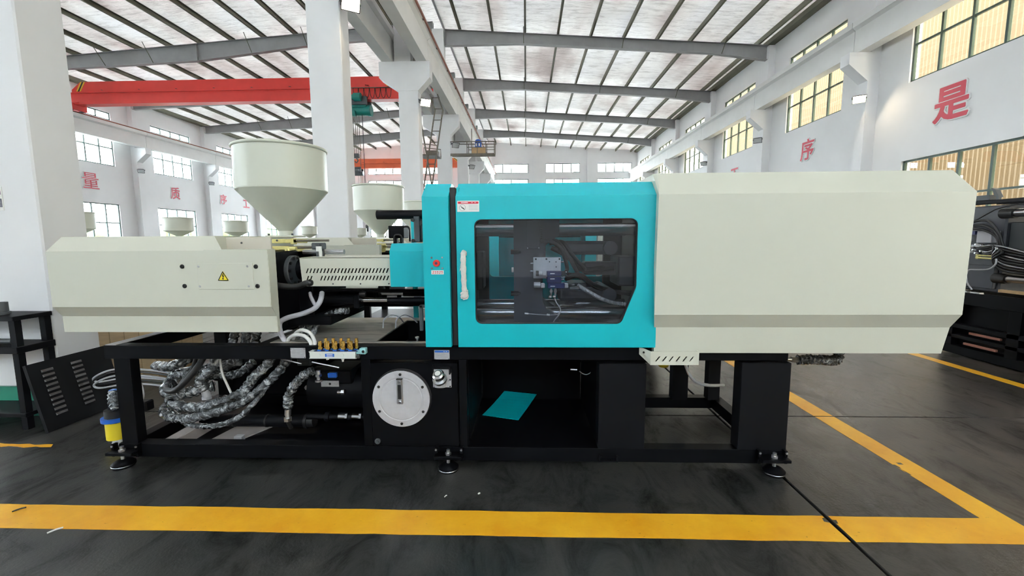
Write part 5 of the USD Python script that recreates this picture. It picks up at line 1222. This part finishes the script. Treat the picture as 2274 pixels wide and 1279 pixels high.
obj('lever_handle', [hull((X0 + 0.04, 4.98, 1.84), (X0 + 0.09, 4.98, 1.84), (X0 + 0.04, 4.93, 1.82), (X0 + 0.09, 4.93, 1.82), (X0 + 0.04, 5.02, 1.93), (X0 + 0.09, 5.02, 1.93), (X0 + 0.04, 4.98, 1.91), (X0 + 0.09, 4.98, 1.91)), box(X0 + 0.05, X0 + 0.08, 4.94, 4.97, 1.79, 1.83)], 'lamp_case', RM)
obj('mould_plate', [box(X0 + 0.16, X0 + 0.9, 4.40, 4.90, 1.05, 1.55, 0.01), box(X0 + 0.10, X0 + 0.16, 4.62, 4.66, 1.02, 1.62, 0.003)], 'dark_grey', RM)
vb2 = obj('valve_block', [box(X0 + 0.02, X0 + 0.12, 4.94, 5.10, 1.33, 1.46, 0.004), box(X0 + 0.02, X0 + 0.10, 5.16, 5.22, 1.34, 1.42, 0.004)], 'label_grey_print', RM, 'grey valve block with rows of bright fittings')
obj('blue_tag', [box(X0 + 0.00, X0 + 0.02, 5.17, 5.21, 1.38, 1.42), box(X0 + 0.00, X0 + 0.04, 5.10, 5.16, 1.42, 1.46)], 'deep_blue', vb2)
rng = np.random.default_rng(5)
for k in range(16):
    yy, zz = 5.24 - 0.055 * (k % 6) - 0.03 * (k // 6), 1.31 - 0.035 * (k // 6) - 0.012 * (k % 3)
    obj('hose_fitting', [cyl((X0 - 0.01, yy, zz), (X0 + 0.07, yy - 0.01, zz), 0.012, 10), cyl((X0 + 0.01, yy, zz), (X0 + 0.03, yy, zz), 0.017, 6), cyl((X0 - 0.005, yy - 0.005, zz), (X0 - 0.005, yy - 0.045, zz - 0.006), 0.009, 8)], 'bright_steel', vb2)
for k in range(9):
    z0 = 1.30 - 0.02 * (k % 5)
    ye = 4.60 - 0.10 * (k % 3)
    obj('bundle_hose', hose([(X0 + 0.01, 5.12 - 0.03 * k, z0), (X0 - 0.01, 5.02 - 0.03 * k, z0 - 0.01), (X0 + 0.0, 4.88, 1.30 - 0.02 * k), (X0 + 0.03, 4.75, 1.27 - 0.03 * k), (X0 + 0.06, ye - 0.2, 1.17 - 0.02 * k)], 0.013, 8), 'rubber' if k % 3 else 'tie_bar_steel', RM, smooth=50)
for k, (h0, h1, h2) in enumerate(((1.50, 1.56, 1.40), (1.47, 1.52, 1.36), (1.44, 1.49, 1.33))):
    obj('bundle_hose', hose([(X0 + 0.03, 5.28, h0), (X0 + 0.0, 5.15, h1), (X0 + 0.0, 4.98, h1 + 0.01 - 0.02 * k), (X0 + 0.01, 4.87, h2 + 0.05), (X0 + 0.03, 4.84 + 0.01 * k, h2 - 0.06), (X0 + 0.05, 4.82, 1.25)], 0.013, 8), 'rubber', RM, smooth=50)
obj('bundle_hose', hose([(X0 + 0.05, 5.30, 1.50), (X0 + 0.04, 5.15, 1.58), (X0 + 0.03, 5.0, 1.66), (X0 + 0.02, 4.9, 1.70), (X0 + 0.03, 4.72, 1.73), (X0 + 0.04, 4.5, 1.735)], 0.008, 8), 'rubber', RM, smooth=50)
obj('plated_clamp', [box(X0 - 0.005, X0 + 0.02, 5.03, 5.06, 1.15, 1.20), cyl((X0, 5.06, 1.165), (X0, 4.86, 1.158), 0.009, 8), cyl((X0, 5.06, 1.19), (X0, 4.87, 1.187), 0.008, 8)], 'chromate_yellow', RM)
obj('sensor_cable', hose([(X0 - 0.005, 4.84, 1.16), (X0 - 0.01, 4.84, 1.10), (X0 - 0.01, 4.90, 1.045), (X0 - 0.01, 5.02, 1.03), (X0 - 0.01, 5.11, 1.02), (X0 - 0.01, 5.135, 0.96), (X0 - 0.01, 5.11, 0.87), (X0 - 0.005, 5.06, 0.80)], 0.008, 8), 'label_grey_print', RM, smooth=50)
for y0, y1 in ((5.20, 5.12), (5.08, 4.98)):
    obj('track_clip', box(X0 + 0.0, X0 + 0.05, y0, y1, 0.76, 0.775), 'bright_steel', RM)
obj('timber_strip', box(X0 + 0.03, X0 + 0.08, 4.2, 4.82, 0.80, 0.83), 'wood_box', RM)

# ================================================================ left edge
rk = thing('steel_rack', 'black steel rack standing against the near column at the left edge', 'rack', (-4.2, 3.1, 0))
for x in (-4.95, -3.79):
    for y in (3.0, 3.20):
        obj('rack_post', box(x, x + 0.045, y, y + 0.045, 0, 0.83), 'black_plate', rk)
for z0, z1 in ((0.83, 0.862), (0.585, 0.635), (0.10, 0.13)):
    obj('rack_shelf', box(-4.98, -3.735, 2.985, 3.252, z0, z1, 0.003), 'black_plate', rk)
for k, (x, r, h, lb) in enumerate(((-3.925, 0.036, 0.095, 'black steel sleeve on the rack top, nearer the column corner'), (-4.045, 0.042, 0.06, 'low black steel ring part on the rack top at the picture edge'))):
    t = thing('machine_part', lb, 'machine part', (x, 3.08, 0.862))
    obj('sleeve', lathe([(0, 0.862), (r, 0.862), (r, 0.862 + h), (r - 0.012, 0.862 + h), (r - 0.012, 0.875), (0, 0.875)], (x, 3.08, 0), n=28), 'dark_grey', t, smooth=30)
    obj('collar', lathe([(r, 0.866), (r + 0.010, 0.868), (r + 0.010, 0.885), (r, 0.888)], (x, 3.08, 0), n=28), 'dark_grey', t, smooth=30)
t = thing('machine_part', 'black shaft lying on the middle shelf of the rack', 'machine part', (-4.0, 3.08, 0.635))
obj('shaft', [cyl((-4.3, 3.07, 0.662), (-3.86, 3.07, 0.662), 0.02, 16), cyl((-4.05, 3.07, 0.662), (-3.98, 3.07, 0.662), 0.026, 16)], 'dark_grey', t, smooth=30)

pn = thing('louvred_panel', 'black louvred sheet metal panel leaning against the near column', 'panel', (-3.58, 3.24, 0))
o = np.array([-3.522, 2.94, 0.004])
eu = np.array([0.0, 1.0, 0.0])
ev = np.array([-0.175, 0.05, 0.497]); ev /= np.linalg.norm(ev)
ew = np.cross(eu, ev); ew /= np.linalg.norm(ew)


def onpanel(m):
    v = np.array(m.vertices)
    t_ = T(o + v[:, :1] * eu + v[:, 1:2] * ev + v[:, 2:3] * ew, np.array(m.faces))
    return t_


obj('sheet', onpanel(J(box(0, 0.62, 0, 0.525, 0.0, 0.003), box(0, 0.004, 0, 0.525, -0.022, 0.0), box(0.616, 0.62, 0, 0.525, -0.022, 0.0), box(0, 0.62, 0.521, 0.525, -0.022, 0), box(0, 0.62, 0, 0.004, -0.022, 0))), 'black_plate', pn)
for cx_ in (0.085, 0.30):
    for k in range(10):
        v0 = 0.10 + 0.038 * k
        obj('louvre', onpanel(hull((cx_, v0, 0.003), (cx_ + 0.085, v0, 0.003), (cx_, v0 + 0.020, 0.003), (cx_ + 0.085, v0 + 0.020, 0.003), (cx_ + 0.008, v0 + 0.002, 0.011), (cx_ + 0.077, v0 + 0.002, 0.011))), 'louvre_edge', pn)

cr_ = thing('wooden_crate', 'brown wooden crate behind the near column', 'crate', (-4.05, 4.4, 0))
for k in range(5):
    obj('plank', box(-4.45 + 0.152 * k, -4.45 + 0.152 * k + 0.145, 4.10, 4.12, 0.08, 0.62), 'crate_wood', cr_)
for k in range(4):
    obj('plank', box(-4.45, -3.695, 4.14 + 0.15 * k, 4.14 + 0.15 * k + 0.145, 0.62, 0.64), 'crate_wood', cr_)
    obj('plank', box(-3.715, -3.695, 4.14 + 0.15 * k, 4.14 + 0.15 * k + 0.145, 0.08, 0.62), 'crate_wood', cr_)
obj('skid', [box(-4.45, -3.70, y, y + 0.09, 0.0, 0.08) for y in (4.12, 4.38, 4.62)], 'crate_wood', cr_)
t = thing('wall_notice', 'small printed notice on the near column at the very edge of the picture', 'notice', (-4.12, 3.255, 1.65))
obj('notice_board', box(-4.22, -4.02, 3.254, 3.2595, 1.645, 1.825), 'label_white', t)
obj('printed_band', box(-4.21, -4.027, 3.252, 3.254, 1.765, 1.792), 'poster_pink', t)
obj('printed_block', box(-4.21, -4.027, 3.252, 3.254, 1.67, 1.735), 'poster_print', t)

# ================================================================ overhead cranes
def bridge(name, y, x0, x1, z0, z1, m, label, depth=0.42):
    t = thing(name, label, 'overhead crane', ((x0 + x1) / 2, y, z0))
    zl = z0 + (z1 - z0) * 0.52
    obj('box_girder', prism([(x0 + 0.25, zl), (x1, zl), (x1, zl + 0.05), (x1 - 0.55, z1), (x0 + 0.75, z1), (x0 + 0.25, zl + 0.15)], 'y', y - depth / 2, y + depth / 2), m, t)
    obj('runway_web', box(x0 + 0.1, x1 + 0.9, y - 0.16, y + 0.16, z0 + 0.03, zl), m, t)
    obj('bottom_flange', box(x0 + 0.1, x1 + 0.9, y - 0.24, y + 0.24, z0, z0 + 0.035), m, t)
    obj('top_ledge', box(x0 + 0.2, x1 + 0.9, y - depth / 2 - 0.03, y + depth / 2 + 0.03, zl - 0.015, zl + 0.012), m, t)
    for k, (xa, xb) in enumerate(((x0 + 0.75, x0 + 0.48), (x1 - 0.55, x1 - 0.12))):
        for q, mm in enumerate(('stripe_yellow', 'stripe_black', 'stripe_yellow')):
            s = 0.085 * q * (1 if k == 0 else -1)
            obj('hazard_stripe', prism([(xa + s, z1 - 0.01), (xa + s + 0.085, z1 - 0.01), (xb + s + 0.085, zl + 0.06), (xb + s, zl + 0.06)], 'y', y - depth / 2 - 0.006, y - depth / 2 - 0.001), mm, t)
    for k in range(8):
        x = x0 + 1.9 + (x1 - x0 - 3.2) * k / 7
        obj('cable_peg', hull((x - 0.09, y - depth / 2 - 0.02, zl + 0.10), (x + 0.02, y - depth / 2 - 0.02, zl + 0.10), (x + 0.09, y - depth / 2 - 0.10, zl + 0.075), (x - 0.09, y - depth / 2, zl + 0.11), (x + 0.1, y - depth / 2 - 0.1, zl + 0.06), (x - 0.09, y - depth / 2, zl + 0.14)), 'stripe_black', t)
    for x in (XL + 0.7, -4.47):
        obj('end_carriage', [box(x - 0.16, x + 0.16, y - (0.45 if x < -10 else 1.4), y + (0.45 if x < -10 else 1.4), SEAT + 1.13, SEAT + 1.45, 0.02)], m, t)
        obj('carriage_wheel', [cyl((x - 0.06, y + s, SEAT + 1.22), (x + 0.06, y + s, SEAT + 1.22), 0.14, 24) for s in ((-0.28, 0.28) if x < -10 else (-1.1, 1.1))], 'dark_grey', t)
        if x < -10:
            obj('end_link', box(x - 0.1, x0 + 0.5, y - 0.2, y + 0.2, SEAT + 1.40, z0 + 0.05 if z0 > SEAT + 1.45 else SEAT + 1.5), m, t)
        else:
            obj('end_link', box(x1 + 0.7, x + 0.1, y - 0.2, y + 0.2, SEAT + 1.18, SEAT + 1.45), m, t)
    return t


bridge('overhead_crane', 22.8, -23.65, -6.70, 8.47, 9.58, 'crane_red', 'bright red overhead crane bridge spanning the left bay')
bridge('overhead_crane', 42.6, -23.65, -6.30, 8.30, 9.18, 'crane_orange', 'orange overhead crane bridge far back near the end wall')

ho = thing('chain_hoist', 'teal wire rope hoist hanging under the red crane bridge', 'hoist', (-8.5, 22.8, 8.0))
hy = 22.8
obj('drum_housing', [cyl((-8.98, hy, 7.98), (-7.92, hy, 7.98), 0.24, 28), cyl((-8.05, hy, 7.98), (-7.90, hy, 7.98), 0.28, 28), box(-8.85, -8.1, hy - 0.22, hy + 0.22, 8.12, 8.24)], 'hoist_green', ho, smooth=30)
obj('hoist_motor', [cyl((-8.98, hy, 7.98), (-9.28, hy, 7.98), 0.17, 24), cyl((-8.60, hy - 0.45, 8.52), (-8.25, hy - 0.45, 8.52), 0.20, 24), cyl((-8.70, hy - 0.45, 8.52), (-8.60, hy - 0.45, 8.52), 0.13, 20)], 'hoist_green', ho, smooth=30)
obj('trolley_frame', [box(-9.0, -8.0, hy - 0.36, hy - 0.26, 8.20, 8.58), box(-9.0, -8.0, hy + 0.26, hy + 0.36, 8.20, 8.58), box(-8.9, -8.1, hy - 0.30, hy + 0.30, 8.22, 8.28)], 'dark_grey', ho)
obj('trolley_wheel', [cyl((x, hy + s * 0.20, 8.55), (x, hy + s * 0.27, 8.55), 0.085, 18) for x in (-8.85, -8.15) for s in (-1, 1)], 'dark_grey', ho)
obj('gearbox', box(-8.95, -8.65, hy - 0.32, hy - 0.1, 7.66, 7.95, 0.03), 'hoist_green', ho)
for k in range(5):
    x = -8.95 + 0.10 * k
    obj('wire_rope', cyl((x, hy - 0.05, 7.85), (x + 0.0, hy - 0.05, 5.75 if k < 4 else 5.2), 0.014, 6), 'ladder_steel', ho)
obj('hook_block', [box(-8.92, -8.62, hy - 0.15, hy + 0.05, 5.62, 5.85, 0.03), hose([(-8.77, hy - 0.05, 5.62), (-8.70, hy - 0.05, 5.50), (-8.77, hy - 0.05, 5.40), (-8.86, hy - 0.05, 5.46)], 0.03, 8)], 'dark_grey', ho)
obj('pendant_cable', [cyl((-8.35, hy - 0.1, 7.80), (-8.35, hy - 0.1, 2.2), 0.016, 6), box(-8.42, -8.28, hy - 0.15, hy - 0.05, 1.85, 2.2, 0.02)], 'rubber', ho)
for k in range(7):
    x0_, x1_ = -8.7 + 0.28 * k, -8.7 + 0.28 * (k + 1)
    zz = 9.0
    obj('festoon_cable', hose([(x0_, hy - 0.30, zz), (x0_ + 0.05, hy - 0.30, zz - 0.35), ((x0_ + x1_) / 2, hy - 0.30, zz - 0.5), (x1_ - 0.05, hy - 0.30, zz - 0.35), (x1_, hy - 0.30, zz)], 0.014, 6), 'rubber', ho)
obj('festoon_rail', box(-8.9, -6.6, hy - 0.32, hy - 0.28, 9.0, 9.03), 'ladder_steel', ho)
h2 = thing('chain_hoist', 'dark small hoist hanging under the far orange crane', 'hoist', (-16.2, 42.6, 7.9))
obj('drum_housing', [cyl((-16.7, 42.6, 7.85), (-15.8, 42.6, 7.85), 0.22, 20), cyl((-16.4, 42.2, 8.1), (-16.0, 42.2, 8.1), 0.16, 18)], 'dark_grey', h2, smooth=30)
obj('trolley_frame', [box(-16.6, -15.9, 42.25, 42.33, 7.9, 8.42), box(-16.6, -15.9, 42.87, 42.95, 7.9, 8.42)], 'dark_grey', h2)
obj('trolley_wheel', [cyl((x, 42.6 + s * 0.14, 8.385), (x, 42.6 + s * 0.27, 8.385), 0.05, 14) for x in (-16.5, -16.0) for s in (-1, 1)], 'dark_grey', h2)
obj('wire_rope', [cyl((x, 42.6, 7.8), (x, 42.6, 5.0), 0.014, 6) for x in (-16.3, -16.15)], 'ladder_steel', h2)
obj('hook_block', box(-16.36, -16.1, 42.5, 42.7, 4.75, 5.02, 0.03), 'dark_grey', h2)

# ---- access ladder up to the girder
ld = thing('steel_ladder', 'steel access ladder with crossed struts between the second and third columns', 'ladder', (-3.75, 17.5, 3.4))


def rail(pts, r=0.028):
    return sweep(np.array(pts, float), r, 8)


ly = 17.5
obj('ladder_rail', rail([(-3.74, ly, 7.03), (-3.56, ly, 6.42), (-4.10, ly, 3.35), (-4.13, ly, 0.0)]), 'ladder_steel', ld)
obj('ladder_rail', rail([(-3.45, ly, 7.03), (-3.25, ly, 6.42), (-3.78, ly, 3.35), (-3.81, ly, 0.0)]), 'ladder_steel', ld)
for k in range(14):
    z = 6.9 - 0.42 * k
    xa = np.interp(z, [0, 3.35, 6.42, 7.10], [-4.13, -4.10, -3.56, -3.69])
    xb = np.interp(z, [0, 3.35, 6.42, 7.10], [-3.81, -3.78, -3.25, -3.42])
    obj('rung', cyl((xa, ly, z), (xb, ly, z), 0.016, 8), 'ladder_steel', ld)
obj('strut', rail([(-4.17, ly - 0.1, 6.40), (-4.09, ly - 0.1, 5.9), (-3.72, ly - 0.1, 3.45), (-3.60, ly - 0.1, 0.0)]), 'ladder_steel', ld)
obj('strut', rail([(-4.24, ly - 0.1, 4.93), (-4.06, ly - 0.1, 3.40), (-3.98, ly - 0.1, 0.0)]), 'ladder_steel', ld)
obj('landing', [box(-4.22, -3.50, ly, ly + 0.8, 4.72, 4.77), rail([(-4.22, ly, 4.77), (-4.22, ly, 5.18), (-3.52, ly, 5.10), (-3.52, ly, 4.77)], 0.018), rail([(-4.22, ly + 0.8, 4.77), (-4.22, ly + 0.8, 5.18), (-3.52, ly + 0.8, 5.10), (-3.52, ly + 0.8, 4.77)], 0.018), box(-4.0, -3.55, ly + 0.2, ly + 0.6, 4.77, 4.95)], 'ladder_steel', ld)

# ---- motor platform on the third column
pf_ = thing('service_platform', 'narrow railed steel platform sticking out from the third column', 'platform', (-2.5, 20.9, 5.3))
py0, py1 = 20.45, 21.05
obj('platform_deck', [box(-3.49, -1.45, py0, py1, 5.30, 5.345), box(-2.62, -1.43, py0 - 0.02, py0 + 0.05, 5.22, 5.30), box(-3.49, -2.6, py0, py0 + 0.06, 5.24, 5.30)], 'ladder_steel', pf_)
for yy in (py0 + 0.02, py1 - 0.02):
    obj('guard_rail', [rail([(-3.49, yy, 5.88), (-1.45, yy, 5.87)], 0.02), rail([(-2.72, yy, 5.62), (-1.45, yy, 5.62)], 0.014)], 'ladder_steel', pf_)
    for x in (-2.72, -2.25, -1.85, -1.46):
        obj('rail_post', rail([(x, yy, 5.34), (x, yy, 5.88)], 0.016), 'ladder_steel', pf_)
obj('hanger_rod', rail([(-2.55, 20.9, 5.34), (-2.55, 20.9, 6.55)], 0.016), 'ladder_steel', pf_)
wbx = obj('timber_box', box(-2.52, -1.88, 20.60, 20.95, 5.346, 5.63, 0.01), 'wood_box', None, 'wooden box on the railed service platform', 'box')
bm = thing('electric_motor', 'blue electric motor standing on the wooden box of the platform', 'motor', (-2.25, 20.77, 5.63))
obj('motor_body', [cyl((-2.23, 20.77, 5.64), (-2.23, 20.77, 5.92), 0.155, 24), lathe([(0.155, 5.92), (0.14, 5.99), (0.08, 6.03), (0, 6.035)], (-2.23, 20.77, 0), n=24), cyl((-2.23, 20.77, 5.63), (-2.23, 20.77, 5.66), 0.18, 24)], 'motor_blue', bm, smooth=30)
obj('terminal_box', [box(-2.33, -2.26, 20.58, 20.63, 5.70, 5.82, 0.01), box(-2.20, -2.13, 20.58, 20.63, 5.70, 5.82, 0.01)], 'label_white', bm)

# ---- scraps on the floor
for k, (x, y, a, l, w_, m, nm, lb) in enumerate(((-2.30, 1.895, 0.9, 0.055, 0.008, 'white_scrap', 'plastic_offcut', 'white plastic offcut on the dark floor below the yellow line, left'), (-2.67, 2.05, 0.9, 0.05, 0.007, 'ink_black', 'twig', 'dark twig lying on the yellow line at the left'), (-0.445, 2.22, 1.0, 0.018, 0.006, 'white_scrap', 'paper_scrap', 'tiny white scrap on the floor below the round cover, left one'), (-0.264, 2.247, 0.4, 0.012, 0.008, 'white_scrap', 'paper_scrap', 'tiny white scrap on the floor below the round cover, right one'))):
    c, s = math.cos(a), math.sin(a)
    pts = spline([(x - l / 2 * c, y - l / 2 * s, 0.004), (x, y + 0.003, 0.006), (x + l / 2 * c, y + l / 2 * s, 0.004)], 4)
    obj(nm, sweep(pts, w_ / 2, 6), m, None, lb, 'litter')
